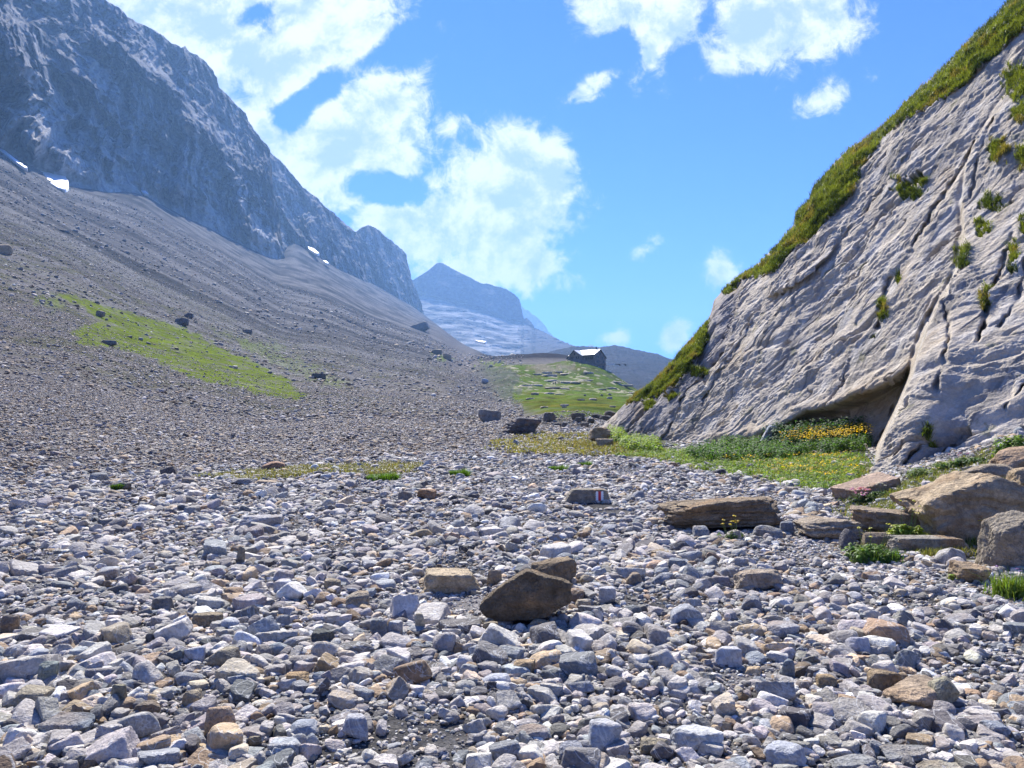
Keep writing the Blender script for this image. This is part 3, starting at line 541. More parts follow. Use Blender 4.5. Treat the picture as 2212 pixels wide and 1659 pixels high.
def colC(u, v, P, o):
    x, y, z = P[..., 0], P[..., 1], P[..., 2]; s = x*.347-y*.938; t = x*.539+y*.2+z*.82
    C = np.zeros(u.shape+(3,)); C[:] = (.43, .375, .30)
    C *= (1+.16*fbm(s/1.5, t/5, 0*s, 4)+.22*fbm(s/.4, t/1.6, 0*s+3, 4))[..., None]
    C = mixc(C, (.46, .435, .40), np.clip(1.8*fbm(s/.7, t/1.2, 0*s+8, 4), 0, .6))
    C = mixc(C, (.17, .162, .16), np.clip(1.9*fbm(s/.45, t/6, 0*s+12, 5, .6)-.12, 0, .65))
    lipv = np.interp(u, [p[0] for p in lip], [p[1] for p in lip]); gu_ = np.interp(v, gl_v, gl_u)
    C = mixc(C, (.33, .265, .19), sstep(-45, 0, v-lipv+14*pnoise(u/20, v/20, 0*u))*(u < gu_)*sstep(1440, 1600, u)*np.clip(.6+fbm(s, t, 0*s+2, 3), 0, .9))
    nose = inpoly(u+9*pnoise(u/12, v/12, 0*u), v, [(1535, 640), (1600, 605), (1590, 680), (1560, 760), (1500, 830), (1440, 900), (1345, 960), (1330, 880), (1440, 850), (1530, 700)])
    C = mixc(C, (.19, .18, .19), nose*.55)
    for pts, wd, dp in cracks: C = mixc(C, (.10, .095, .09), .45*np.exp(-(dpoly(u+3*pnoise(u/14, v/14, 0*u), v+3*pnoise(u/14, v/14, 0*u+3), pts)/(wd*.45))**2))
    C = mixc(C, (.27, .20, .12), np.clip(2.4*fbm(s/1.2, t/2.4, 0*s+21, 5, .6)-.55, 0, .55))
    C = mixc(C, (.13, .125, .12), .7*sstep(.22, .42, fbm(s/.35+.4*pnoise(s, t/2, 0*s), t/9, 0*s+90, 4, .6)))
    C = mixc(C, (.15, .15, .08), .6*sstep(.3, .5, fbm(s/.5, t/.8, 0*s+95, 5, .65)))
    gr = gm(u, v); h = fbm(x/1.3, y/1.3, z/1.3, 3)
    gc = np.zeros(C.shape); gc[:] = (.11, .145, .028); gc = mixc(gc, (.14, .14, .035), np.clip(.15+1.6*h, 0, 1)); gc = mixc(gc, (.035, .05, .015), np.clip(-1.6*h-.1, 0, 1))
    return C*(1-gr[..., None])+gc*gr[..., None]
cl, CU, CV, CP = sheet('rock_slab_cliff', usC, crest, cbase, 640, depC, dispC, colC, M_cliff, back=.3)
tag(cl, kind='structure')

# ---------------------------------------------------------------- rocks
import bmesh
_ico = {}
def ico(n):
    if n not in _ico:
        bm = bmesh.new(); bmesh.ops.create_icosphere(bm, subdivisions=n, radius=1); bm.verts.ensure_lookup_table()
        _ico[n] = (np.array([v.co[:] for v in bm.verts]), np.array([[v.index for v in f.verts] for f in bm.faces])); bm.free()
    return _ico[n]
def rock_shape(n, seed, p=14, k=11, planes=None, rough=.05):
    r = np.random.default_rng(seed); d, f = ico(n); d = d/np.linalg.norm(d, axis=1)[:, None]
    if planes is None:
        nn = r.normal(size=(k, 3)); nn /= np.linalg.norm(nn, axis=1)[:, None]; nn = np.concatenate([nn, [[0, 0, 1], [0, 0, -1], [1, .1, 0], [-1, .1, .1], [0, 1, 0], [.1, -1, .1]]])
        h = r.uniform(.72, 1.05, len(nn))
    else: nn = np.array([q[:3] for q in planes], float); h = np.array([q[3] for q in planes], float)
    nn = nn/np.linalg.norm(nn, axis=1)[:, None]
    q = np.clip(d@nn.T, 0, None)/h; rad = (q**p).sum(1)**(-1/p)
    V = d*rad[:, None]; o = seed*1.37
    if rough: V = V*(1+rough*fbm(V[:, 0]*1.6+o, V[:, 1]*1.6, V[:, 2]*1.6, 4)+rough*.5*ridged(V[:, 0]*3+o, V[:, 1]*3, V[:, 2]*3, 2))[:, None]
    return V, f
TAN, GREY, PALE, BLUE, DARK, BROWN = (.36, .285, .20), (.28, .28, .285), (.46, .46, .46), (.21, .235, .265), (.13, .13, .14), (.22, .165, .115)
feat_xy = []
def hull_planes(pts):
    bm = bmesh.new(); [bm.verts.new(p) for p in pts]; bmesh.ops.convex_hull(bm, input=bm.verts); bm.normal_update(); c = Vector(np.mean(pts, 0)); out = []
    for f_ in bm.faces:
        nn = f_.normal; d = nn.dot(f_.verts[0].co-c)
        if d < 0: nn, d = -nn, -d
        if not any((nn-Vector(o_[:3])).length < .12 for o_ in out): out.append((*nn, max(d, .05)))
    bm.free(); return out
def prism(front, back_s=.75, y0=-.8, y1=.8, dx=0, dz=0): return [(x, y0-.15*(z < -.5), z) for x, z in front]+[(x*back_s+dx, y1, z*back_s+dz) for x, z in front]
def boulder(u0, v0, u1, v1, col, label, name='boulder', cat='boulder', ratio=.75, seed=None, p=18, sub=5, tilt=0, yaw=None, layers=0, planes=None, mat=None, Y=None, group=None, sink=.12, rough=.05, top=0, skew=0):
    seed = seed if seed is not None else int(u0*7+v0*3) % 9973
    r = np.random.default_rng(seed); uc = (u0+u1)/2; Yb = Y or hit(uc, v1)
    W = (u1-u0)*Yb/F; dep = W*ratio; Yc = Yb+dep*.42; hp = (v1-v0)*Yb/F
    zb = float(ground_z(np.array([Yb*(uc-UC)/F]), np.array([Yb]))[0])
    H = max(hp-dep*.8*max(CH-zb-hp*.8, 0)/Yc, hp*.42)
    V, f = rock_shape(sub, seed, p, 10, planes, rough)
    ext = np.abs(V).max(0); V = V/ext
    if sub >= 5:   # broken facets
        q_ = fbm(V[:, 0]*1.5+seed, V[:, 1]*1.5, V[:, 2]*1.5, 4, .55); V = V*(1+.022*(sstep(-.03, .03, q_)+sstep(.17, .21, q_)+sstep(-.24, -.2, q_))-.03*np.exp(-(pnoise(V[:, 0]*1.7, V[:, 1]*1.7+seed, V[:, 2]*1.7)/.03)**2))[:, None]
    if layers:   # bedding: thin ledges stepping in and out round the sides
        lz = V[:, 2]*layers+1.1*fbm(V[:, 0]*.9+seed, V[:, 1]*.9, V[:, 2]*.6, 3); V[:, :2] *= (1+.09*np.clip(3*pnoise(lz*1.1, V[:, 0]*.8, V[:, 1]*.8+seed), -.6, .6)+.03*pnoise(lz*4, V[:, 0]*2, V[:, 1]*2))[:, None]; V[:, 2] += .07*ridged(lz*.5+seed, V[:, 0]*.7, V[:, 1]*2.5, 3)*(V[:, 2] > 0)
        V[:, 2] += .05*ridged(V[:, 0]*1.2+V[:, 1]*3+seed, V[:, 2]*2, 0*V[:, 0], 3)
    V = V*np.array([W/2, dep/2, H/2*(1+sink)])
    if skew: V[:, 0] += V[:, 2]*skew
    ya = (r.uniform(-.25, .25) if yaw is None else yaw); c, s = math.cos(ya), math.sin(ya)
    V = np.stack([V[:, 0]*c-V[:, 1]*s, V[:, 0]*s+V[:, 1]*c, V[:, 2]], 1)
    c, s = math.cos(tilt), math.sin(tilt); V = np.stack([V[:, 0]*c-V[:, 2]*s, V[:, 1], V[:, 0]*s+V[:, 2]*c], 1)
    cx = Yc*(uc-UC)/F
    zt = CH+Yb*(VH-v0)/F
    loc = Vector((cx, Yc, zb-H*sink*.5))
    V[:, 2] += H/2*(1+sink)*.98
    n1 = fbm(V[:, 0]*3+seed, V[:, 1]*3, V[:, 2]*3, 4); C = np.array(col)*(1+.35*n1+.25*fbm(V[:, 0]*12, V[:, 1]*12+seed, V[:, 2]*12, 3))[:, None]
    st = np.clip(1.6*fbm(V[:, 0]*2.2+9, V[:, 1]*2.2, V[:, 2]*5+seed, 3)-.25, 0, .6); C = C*(1-st[:, None])+np.array((.30, .19, .10))*st[:, None]*(1 if sum(col) < 1.2 else .9)
    if col[0] > col[2]*1.15: C = C*np.array([1.05, 1.0, .90])
    o = link(name, mesh_np(name, V, f, np.clip(C, .03, .7), True, 38), mat or M_boulder); o.location = loc
    tag(o, label, cat, group); feat_xy.append((cx, Yc, max(W, dep)*.5)); return o
# the lone pyramid-shaped boulder in the middle of the bed
pl = hull_planes(prism([(-1, -.37), (-.44, .51), (.02, 1), (.98, .5), (.9, -.3), (.43, -.87), (-.46, -1), (-.88, -.85)], .8, dz=-.12)+[(.1, -1.05, .1)])
boulder(1030, 1222, 1234, 1350, (.155, .122, .085), 'large pointed brown boulder with a smooth shaded face standing in mid river bed', planes=pl, p=40, ratio=.62, yaw=0, sub=6, rough=.035, seed=11)
boulder(1146, 1206, 1242, 1268, (.22, .17, .115), 'broken brown rock with a sharp tip leaning behind the large pointed boulder', p=30, ratio=.6, seed=5, sub=5, tilt=.15)
boulder(902, 1229, 1042, 1283, (.42, .35, .255), 'flat-topped tan block lying left of the large pointed boulder', planes=[(0, 0, 1, .8), (0, 0, -1, .8), (-1, -.1, .1, .95), (1, .1, .3, .95), (.1, -1, -.1, .85), (0, 1, .1, .85), (-.7, -.7, .1, 1.1), (.3, -.7, .7, 1.15)], p=26, ratio=.6, seed=12, yaw=.03, rough=.06)
boulder(1052, 1228, 1090, 1268, (.36, .29, .21), 'small upright tan stone wedged between the flat block and the pointed boulder', p=14, seed=33, sub=4)
# long layered slab and its neighbours
o4 = boulder(1425, 1070, 1697, 1148, (.25, .20, .145), 'long dark layered slab with a blunt brown right end and a black hollow beneath', planes=[(0, .1, 1, .62), (-.35, 0, 1, .72), (0, 0, -1, .6), (-1, 0, -.2, 1.0), (-.7, -.3, .8, .95), (1, -.2, .1, .95), (.8, -.2, .7, .98), (.05, -1, -.25, .7), (.4, -1, .1, .8), (0, 1, 0, .7), (-.5, -.9, -.5, .85)], p=24, ratio=.42, layers=5, seed=21, yaw=.04, sub=6, tilt=.03, rough=.05, sink=-.05)
boulder(1617, 1133, 1687, 1162, (.27, .27, .26), 'grey block propping the right end of the long layered slab', p=22, ratio=.5, seed=8, sub=4)
boulder(1490, 1122, 1530, 1150, (.30, .31, .32), 'rounded grey stone under the left end of the long layered slab', p=10, seed=9, sub=4, Y=9.2)
boulder(1684, 1124, 1716, 1160, (.22, .23, .24), 'dark stone just right of the long layered slab', p=12, seed=19, sub=4)
boulder(1715, 1116, 1848, 1170, (.34, .29, .235), 'low tan slab with wavy layers, lying between the long slab and the flower bank', p=16, ratio=.8, layers=4, seed=23, sub=5)
tm = boulder(1219, 1054, 1322, 1086, (.27, .25, .215), 'grey rock with a white-red-white trail marking painted on its face', name='trail_marker_rock', cat='painted rock', planes=[(0, -1, .12, .7), (0, 1, 0, .7), (0, 0, 1, .7), (-.5, 0, 1, .95), (.45, 0, 1, .95), (0, 0, -1, .8), (1, 0, .1, .98), (-1, 0, .3, .98)], p=26, ratio=.4, yaw=0, seed=41, rough=.03, sub=5)
def paint_mark(o):
    m, nt, bs = mat_new('trail paint'); N, L = nt.nodes, nt.links
    at = N.new('ShaderNodeAttribute'); at.attribute_name = 'Col'; L.new(at.outputs['Color'], bs.inputs['Base Color']); bs.inputs['Roughness'].default_value = .6
    me = o.data; V = np.array([v.co[:] for v in me.vertices]); Yb = o.location.y
    def at_uv(u, v):   # find the rock face under the brush
        best = None
        d = Vector(((u-UC)/F, 1, (VH-v)/F)); org = Vector((0, 0, CH))-o.location
        ok, p, n, i = o.ray_cast(org, d.normalized())
        return (p, n) if ok else (org+d*(Yb-.05), Vector((0, -1, 0)))
    us = np.linspace(1287, 1303.5, 31); vs = np.linspace(1061.5, 1081, 20); Vv = []; C = []
    for i, u in enumerate(us):
        for j, v in enumerate(vs):
            uu = u+(.5*math.sin(j*1.3) if i in (0, 30) else 0); p, n = at_uv(uu, v+(.5*math.sin(i*.9) if j in (0, 19) else 0)); Vv.append(p+n*.003)
            t = (u-1287)/16.5; C.append((.78, .78, .76) if (t < .33 or t > .67) else (.55, .02, .03))
    q = link('paint_mark', mesh_np('paint_mark', np.array(Vv), grid_faces(31, 20), np.array(C)), m, o)
bpy.context.view_layer.update(); paint_mark(tm); feat_xy += [(tm.location.x+.15, tm.location.y-.5, .55), (tm.location.x+.3, tm.location.y-1.1, .5)]
# rocks of the flower bank on the right
boulder(1809, 1028, 1941, 1078, (.36, .275, .225), 'flat pinkish-tan slab tipped up at the foot of the cliff, pink flowers along its edge', planes=[(-.3, -.1, 1, .5), (.3, .1, -1, .55), (1, -.1, .1, .95), (-1, -.1, -.1, .98), (0, -1, -.1, .9), (0, 1, 0, .9)], p=30, ratio=.6, seed=51, tilt=.12, rough=.03)
boulder(1958, 1024, 2250, 1170, (.37, .30, .215), 'huge tan boulder with a broad greenish-grey face, in the flower bank at right', planes=hull_planes(prism([(-.98, .2), (-.68, -.9), (.9, -.9), (1, -.1), (.75, .5), (.2, 1.0), (-.3, .6)], .9, dz=-.05)+[(.2, -1.1, -.2)]), p=34, ratio=.7, seed=52, yaw=0, sub=6, rough=.06, layers=2)
boulder(2132, 1104, 2290, 1240, (.28, .25, .21), 'tall rounded grey-brown boulder cut off by the right edge of the picture', planes=[(-.5, -.2, 1, .75), (.5, -.2, 1, .8), (-.2, -1, .05, .7), (.3, 1, .2, .8), (-1, 0, .1, .85), (-.8, -.5, -.3, .85), (1, 0, 0, 1), (0, 0, -1, .9), (0, 0, 1, .9)], p=16, ratio=.8, seed=53, yaw=0, sub=6)
boulder(2076, 1000, 2195, 1048, (.30, .255, .20), 'long brown rock lying behind the huge tan boulder', p=22, ratio=.5, seed=54)
boulder(2122, 966, 2290, 1018, (.37, .27, .19), 'reddish-tan slab topmost on the bank at the right edge', p=26, ratio=.5, seed=55, tilt=.12)
boulder(2178, 1010, 2290, 1062, (.33, .26, .18), 'yellowish-brown block behind the huge boulder at the right edge', p=18, ratio=.5, seed=56)
boulder(2050, 1030, 2086, 1046, (.15, .16, .17), 'small dark grey stone resting on top of the huge tan boulder', name='stone', cat='stone', p=20, seed=57, sub=4, Y=9.6)
boulder(1844, 1098, 1982, 1158, (.30, .245, .19), 'brown slab sloping left below the huge tan boulder', p=24, ratio=.7, layers=3, seed=58, tilt=-.08)
boulder(1858, 1148, 1926, 1184, (.23, .19, .145), 'small brown rock with a pale upper edge behind the leafy clump', p=26, ratio=.5, seed=59, sub=4)
boulder(1813, 1142, 1854, 1188, (.14, .13, .13), 'dark rounded rock at the left corner of the flower bank', p=12, ratio=.8, seed=60, sub=4)
boulder(1908, 1158, 2100, 1197, (.28, .265, .235), 'long low grey block lying along the front of the flower bank', planes=[(0, 0, 1, .8), (0, 0, -1, .8), (-1, 0, .1, .97), (1, 0, .3, .95), (0, -1, .05, .9), (0, 1, 0, .9), (-.8, -.5, 0, 1.1)], p=26, ratio=.25, seed=61, yaw=-.02)
boulder(2050, 1210, 2137, 1262, (.36, .28, .20), 'knobbly reddish-tan rock in the gravel below the flower bank', p=12, ratio=.9, seed=62, rough=.14)
boulder(1646, 940, 1676, 985, (.36, .38, .40), 'pale blue-grey wedge of rock standing in the plants under the overhang', p=26, ratio=.6, seed=63, skew=.5, sub=4, Y=24.5)
# further up the valley
boulder(1090, 902, 1174, 938, (.12, .12, .13), 'big dark flat-topped rock in mid valley at the head of the river bed', planes=[(.12, 0, 1, .6), (-.5, 0, .8, .8), (.05, 0, -1, .7), (-.9, -.1, .35, .9), (.95, -.1, -.4, .82), (0, -1, -.15, .8), (0, 1, 0, .8), (-.5, -.6, -.5, .9)], p=22, ratio=.5, seed=64, layers=4)
boulder(1034, 886, 1086, 911, (.22, .22, .21), 'grey slab half buried in the scree behind the dark flat-topped rock', p=24, ratio=.5, seed=65, tilt=-.1)
boulder(1272, 925, 1318, 957, (.34, .28, .21), 'tan rounded rock at the left foot of the cliff', p=12, ratio=.7, seed=66, layers=3)
boulder(1286, 948, 1326, 966, (.36, .30, .23), 'low tan rock just in front of the rounded rock at the foot of the cliff', p=16, ratio=.6, seed=67, sub=4)
boulder(-6, 526, 28, 549, (.36, .29, .21), 'tan boulder far up the scree slope at the left edge', p=20, ratio=.6, seed=68, sub=4)
boulder(378, 688, 409, 704, (.14, .135, .135), 'dark boulder with a flat top just above the green patch', p=22, ratio=.6, seed=69, sub=4)
boulder(396, 674, 421, 688, (.13, .12, .12), 'thin dark slab above the dark flat-topped boulder by the green patch', p=24, ratio=.6, seed=70, sub=4)
boulder(207, 672, 227, 686, (.22, .19, .17), 'brown boulder at the upper left corner of the green patch', p=20, ratio=.6, seed=71, sub=4)
boulder(220, 734, 252, 746, (.13, .13, .125), 'dark rock lying in a hollow at the lower edge of the green patch', p=18, ratio=.6, seed=72, sub=4)
boulder(525, 712, 545, 721, (.14, .13, .13), 'dark boulder right of the green patch upper edge', p=20, seed=73, sub=3)
boulder(670, 806, 704, 818, (.10, .10, .10), 'dark flat rock on the scree right of the green patch tip', p=20, seed=74, sub=3)
boulder(888, 698, 928, 714, (.15, .14, .135), 'dark outcrop high on the far scree below the last cliff', name='outcrop', cat='outcrop', p=20, seed=75, sub=4, tilt=.35, ratio=1.2)
boulder(1040, 818, 1056, 829, (.36, .36, .37), 'pale grey boulder on the rubble left of the meadow knoll', p=14, seed=76, sub=4)
boulder(932, 753, 956, 766, (.17, .16, .14), 'dark layered outcrop beside a small green patch, left of the moraine ridge', name='outcrop', cat='outcrop', p=18, seed=77, sub=4)
boulder(956, 764, 976, 778, (.34, .27, .21), 'tan outcrop just below the dark layered outcrop left of the moraine ridge', name='outcrop', cat='outcrop', p=18, seed=78, sub=4)
boulder(567, 997, 620, 1016, (.33, .21, .15), 'reddish-brown block at the far edge of the bed beside the mossy strip', p=20, ratio=.6, seed=79, sub=4)
boulder(240, 1040, 286, 1061, (.16, .15, .14), 'dark flat block at the far left edge of the bed', p=24, ratio=.6, seed=80, sub=4)
boulder(388, 1030, 428, 1049, (.28, .25, .22), 'grey-brown pointed rock left of the mossy strip', p=24, ratio=.6, seed=81, sub=4)
boulder(500, 1032, 550, 1047, (.24, .235, .23), 'low dark grey rock below the reddish-brown block', p=20, ratio=.6, seed=82, sub=4)
boulder(545, 1036, 600, 1046, (.38, .31, .24), 'thin tan slab below the reddish-brown block', p=20, ratio=.6, seed=83, sub=4)
boulder(522, 1112, 610, 1141, (.44, .42, .41), 'long pale flat slab lying left of centre in the bed', p=26, ratio=.5, seed=84)
boulder(900, 1055, 944, 1082, (.28, .19, .13), 'reddish-brown broken rock with layered side in the middle of the bed', p=20, ratio=.6, seed=85, sub=4, layers=4)
boulder(855, 1060, 896, 1085, (.17, .16, .15), 'dark tilted slab left of the reddish-brown broken rock', p=24, ratio=.6, seed=86, sub=4, tilt=-.3)
rb = random.Random(5)
for i in range(22):
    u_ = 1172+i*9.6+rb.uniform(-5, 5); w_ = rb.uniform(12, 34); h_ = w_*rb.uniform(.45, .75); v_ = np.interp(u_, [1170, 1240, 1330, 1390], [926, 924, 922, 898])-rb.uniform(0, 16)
    k_ = rb.uniform(.07, .15); boulder(u_, v_-h_, u_+w_, v_, (k_*1.05, k_, k_*.95), 'dark rock in the bank edging the meadow behind the river bed', name='bank_rock', cat='rock', p=20, sub=3, seed=300+i, ratio=.7, group='rocks of the dark bank')
for i in range(34):
    v_ = rb.uniform(806, 882); u_ = rb.uniform(np.interp(v_, [800, 882], [1140, 1110]), np.interp(v_, [800, 850, 882], [1300, 1375, 1330])); w_ = rb.uniform(10, 44)*(1 if v_ < 850 else .6); h_ = rb.uniform(2.2, 4.2)
    k_ = rb.uniform(.30, .44); boulder(u_-w_/2, v_-h_, u_+w_/2, v_, (k_*1.06, k_*.97, k_*.82), 'long pale rock ledge showing through the grass of the knoll below the hut', name='rock_ledge', cat='rock ledge', p=22, sub=3, seed=400+i, ratio=.5, group='pale rock ledges on the meadow knoll', yaw=rb.uniform(-.1, .1), sink=.6)
feats = [ # nearer stones of the bed, (box), colour, words
 (1581,1232,1690,1276,(.34,.29,.24),'flat tan slab lying right of centre behind the big grey cobbles',.5,20),(1906,1462,2074,1534,(.36,.29,.225),'large tan block low in the right foreground',.75,24),(1871,1448,1952,1496,(.30,.235,.16),'tilted brown slab touching the large tan block in the right foreground',.5,26),
 (2005,1462,2072,1535,(.31,.30,.24),'angular olive-grey stone at the right end of the large tan block',.7,26),
 (100,1536,206,1592,(.22,.25,.28),'large smooth blue-grey stone in the lower left foreground',.8,12),(440,1526,510,1592,(.40,.31,.23),'orange-brown pillar-like stone leaning in the lower left foreground',.6,20),(394,1488,440,1528,(.40,.35,.27),'rounded cream stone above the leaning orange-brown stone',.8,12),
 (237,1478,279,1532,(.25,.24,.185),'upright olive pointed slab among cobbles at lower left',.5,28),(290,1512,350,1556,(.17,.155,.14),'dark brown block right of the upright olive slab',.7,20),(740,1543,800,1602,(.33,.325,.335),'rounded mauve-grey stone left of centre near the bottom',.8,12),(620,1553,688,1594,(.26,.28,.31),'blue-grey stone with white veins left of the mauve-grey stone',.8,14),
 (584,1588,660,1640,(.33,.345,.35),'pale grey stone with white veins near the bottom left of centre',.8,20),(452,1400,522,1446,(.33,.30,.24),'sloping olive-tan wedge stone in the left part of the bed',.6,24),(408,1322,482,1358,(.27,.23,.17),'long brown block on the cobbles at left',.5,22),(478,1334,522,1366,(.40,.42,.45),'rounded pale blue stone touching the long brown block',.8,10),
 (672,1358,727,1398,(.13,.135,.12),'nearly black angular rock left of centre',.8,22),(612,1450,668,1482,(.38,.28,.17),'orange-tan block left of centre',.7,24),(747,1278,802,1318,(.40,.36,.30),'flat cream block left of the flat-topped tan block',.7,22),(1038,1452,1104,1486,(.36,.37,.40),'oval pale grey stone with veins at bottom centre',.8,8),
 (1104,1422,1160,1462,(.38,.29,.19),'yellowish-brown block at centre of the foreground',.7,18),(1264,1553,1340,1628,(.42,.43,.44),'big pale rounded stone right of centre near the bottom',.85,10),(1442,1306,1516,1352,(.28,.29,.31),'smooth two-toned grey cobble right of the pointed boulder',.7,12),(1106,1562,1186,1606,(.25,.26,.28),'dark blue-grey stone near the bottom centre',.8,18),
 (1454,1562,1560,1630,(.42,.42,.41),'large pale wedge-shaped stone near the bottom right of centre',.7,26),(1378,1590,1446,1632,(.30,.27,.21),'olive-brown cobble touching the pale wedge-shaped stone',.7,20),(1200,1602,1260,1645,(.24,.245,.27),'dark grey angular stone at the bottom edge right of centre',.8,22),(1650,1600,1740,1662,(.37,.38,.40),'big pale stone at the bottom edge below the pale wedge',.8,12),
 (1790,1625,1900,1672,(.27,.27,.26),'wide slate-grey stone at the bottom right edge',.7,18),(1900,1605,2010,1650,(.25,.25,.24),'flat olive-grey stone at the bottom right',.7,18),(1980,1640,2090,1685,(.30,.29,.26),'rounded olive-grey stone cut by the bottom edge at right',.7,14),(2120,1555,2180,1600,(.24,.26,.29),'blue-grey stone in the far right foreground',.8,16),
 (1762,1455,1808,1490,(.36,.29,.20),'small orange-tan rounded stone left of the tilted brown slab',.8,14),(1724,1493,1796,1518,(.33,.30,.24),'long olive block lying level in the right foreground',.5,18),(1600,1285,1650,1325,(.26,.265,.28),'dark grey cobble between the flat tan slab and the tan foreground block',.8,14),(1828,1372,1880,1422,(.38,.37,.385),'pale rounded cobble in the right part of the bed',.8,12),
 (1686,1425,1720,1472,(.22,.245,.26),'dark blue oval stone standing on end at right',.7,10),(1648,1340,1720,1378,(.27,.28,.30),'wide dark grey cobble right of centre',.8,14),(1540,1395,1600,1440,(.42,.41,.41),'white-topped angular cobble right of centre',.7,22),(1010,1390,1060,1425,(.30,.31,.32),'grey stone at lower middle left of the yellowish-brown block',.8,20),
 (1240,1292,1282,1322,(.38,.34,.28),'cream block at the right foot of the pointed boulder',.7,24),
 (800,1338,838,1380,(.24,.25,.25),'dark grey square stone below the flat-topped tan block',.7,24),(838,1340,870,1378,(.34,.33,.32),'grey square stone beside the dark square one below the tan block',.7,22),(894,1325,920,1368,(.40,.38,.31),'narrow upright cream stone below the flat-topped tan block',.5,30),(1042,1340,1078,1376,(.30,.27,.21),'olive stone right under the pointed boulder',.8,16),
 (1144,1335,1196,1362,(.36,.29,.21),'low tan stone in front of the pointed boulder',.7,18),(30,1480,110,1532,(.34,.31,.25),'big tan-grey stone near the left edge',.8,16),(80,1432,124,1485,(.25,.28,.25),'dark green-grey tall stone near the left edge',.7,22),(0,1330,38,1378,(.16,.16,.155),'dark stone at the left edge halfway down the bed',.8,20),
 (510,1182,532,1222,(.26,.24,.20),'narrow upright slab left of centre standing above the cobbles',.4,30),(586,1228,636,1258,(.38,.39,.42),'pale blue block left of centre',.7,18),(586,1252,640,1284,(.42,.42,.44),'pale rounded stone under the pale blue block',.8,14),(400,1395,446,1430,(.38,.38,.40),'pale mauve cobble in the left part of the bed',.7,14),
 (2040,1325,2110,1352,(.30,.33,.36),'low blue-grey flat stone near the right edge of the bed',.7,16),(1440,1205,1480,1232,(.25,.265,.28),'grey cobble behind the two-toned grey cobble',.8,14),(1290,1265,1330,1305,(.36,.355,.36),'pale grey angular cobble right of the pointed boulder',.8,20),(1350,1238,1390,1268,(.30,.25,.20),'brown angular stone right of the pointed boulder tip',.8,22),
 (700,1250,740,1275,(.30,.26,.2),'brown cobble left of the flat-topped tan block in mid bed',.8,18),(210,1225,262,1262,(.30,.315,.33),'blue-grey domed cobble in the left mid bed',.8,12),(330,1290,372,1322,(.24,.23,.21),'dark brown angular cobble in the left mid bed',.8,22),(60,1400,108,1428,(.33,.34,.36),'grey flat cobble near the left edge of the bed',.8,12)]
for i, (a, b, c, d, col, lab, rt, p) in enumerate(feats):
    boulder(a, b, c, d, col, lab, name='stone', cat='stone', ratio=rt, p=p, sub=4 if c-a < 90 else 5, seed=200+i, mat=M_stone if sum(col) > .85 and col[0] < col[2]*1.15 else M_boulder, group='stones of the river bed', rough=.05, sink=.25)

# random stones of the river bed and the scree
protos = {n: [rock_shape(n, 500+i, p=(26, 18, 12, 8, 30)[i % 5], k=(5, 7, 9, 12, 4)[i % 5], rough=(.04 if n > 1 else 0)) for i in range(24)] for n in (1, 2, 3, 4)}
palette = np.array([GREY, PALE, (.36, .36, .365), BLUE, (.28, .265, .275), DARK, TAN, BROWN, (.40, .36, .30), (.26, .26, .25), (.52, .51, .50), (.34, .335, .345)])
pw_bed = np.array([.20, .10, .17, .12, .06, .11, .05, .05, .04, .08, .03, .02]); pw_bed /= pw_bed.sum()
pw_scr = np.array([.13, .04, .07, .03, .15, .12, .10, .16, .08, .09, .01, .02]); pw_scr /= pw_scr.sum()
pal_name = ['grey', 'pale grey', 'light grey', 'blue-grey', 'mauve-grey', 'dark grey', 'tan', 'brown', 'cream', 'olive-grey', 'whitish', 'lilac-grey']
bands = [(2.4, 5, 720, .027), (5, 9, 640, .026), (9, 16, 480, .025), (16, 30, 260, .026), (30, 60, 85, .036), (60, 150, 10.0, .062), (150, 420, .55, .16), (420, 950, .05, .42)]
S = dict(x=[], y=[], s=[], c=[], cls=[])
bands = [b_+(0,) for b_ in bands]+[(2.4, 6, 900, .0095, 1), (6, 9.5, 380, .012, 1), (5, 12, 1500, .010, 2)]
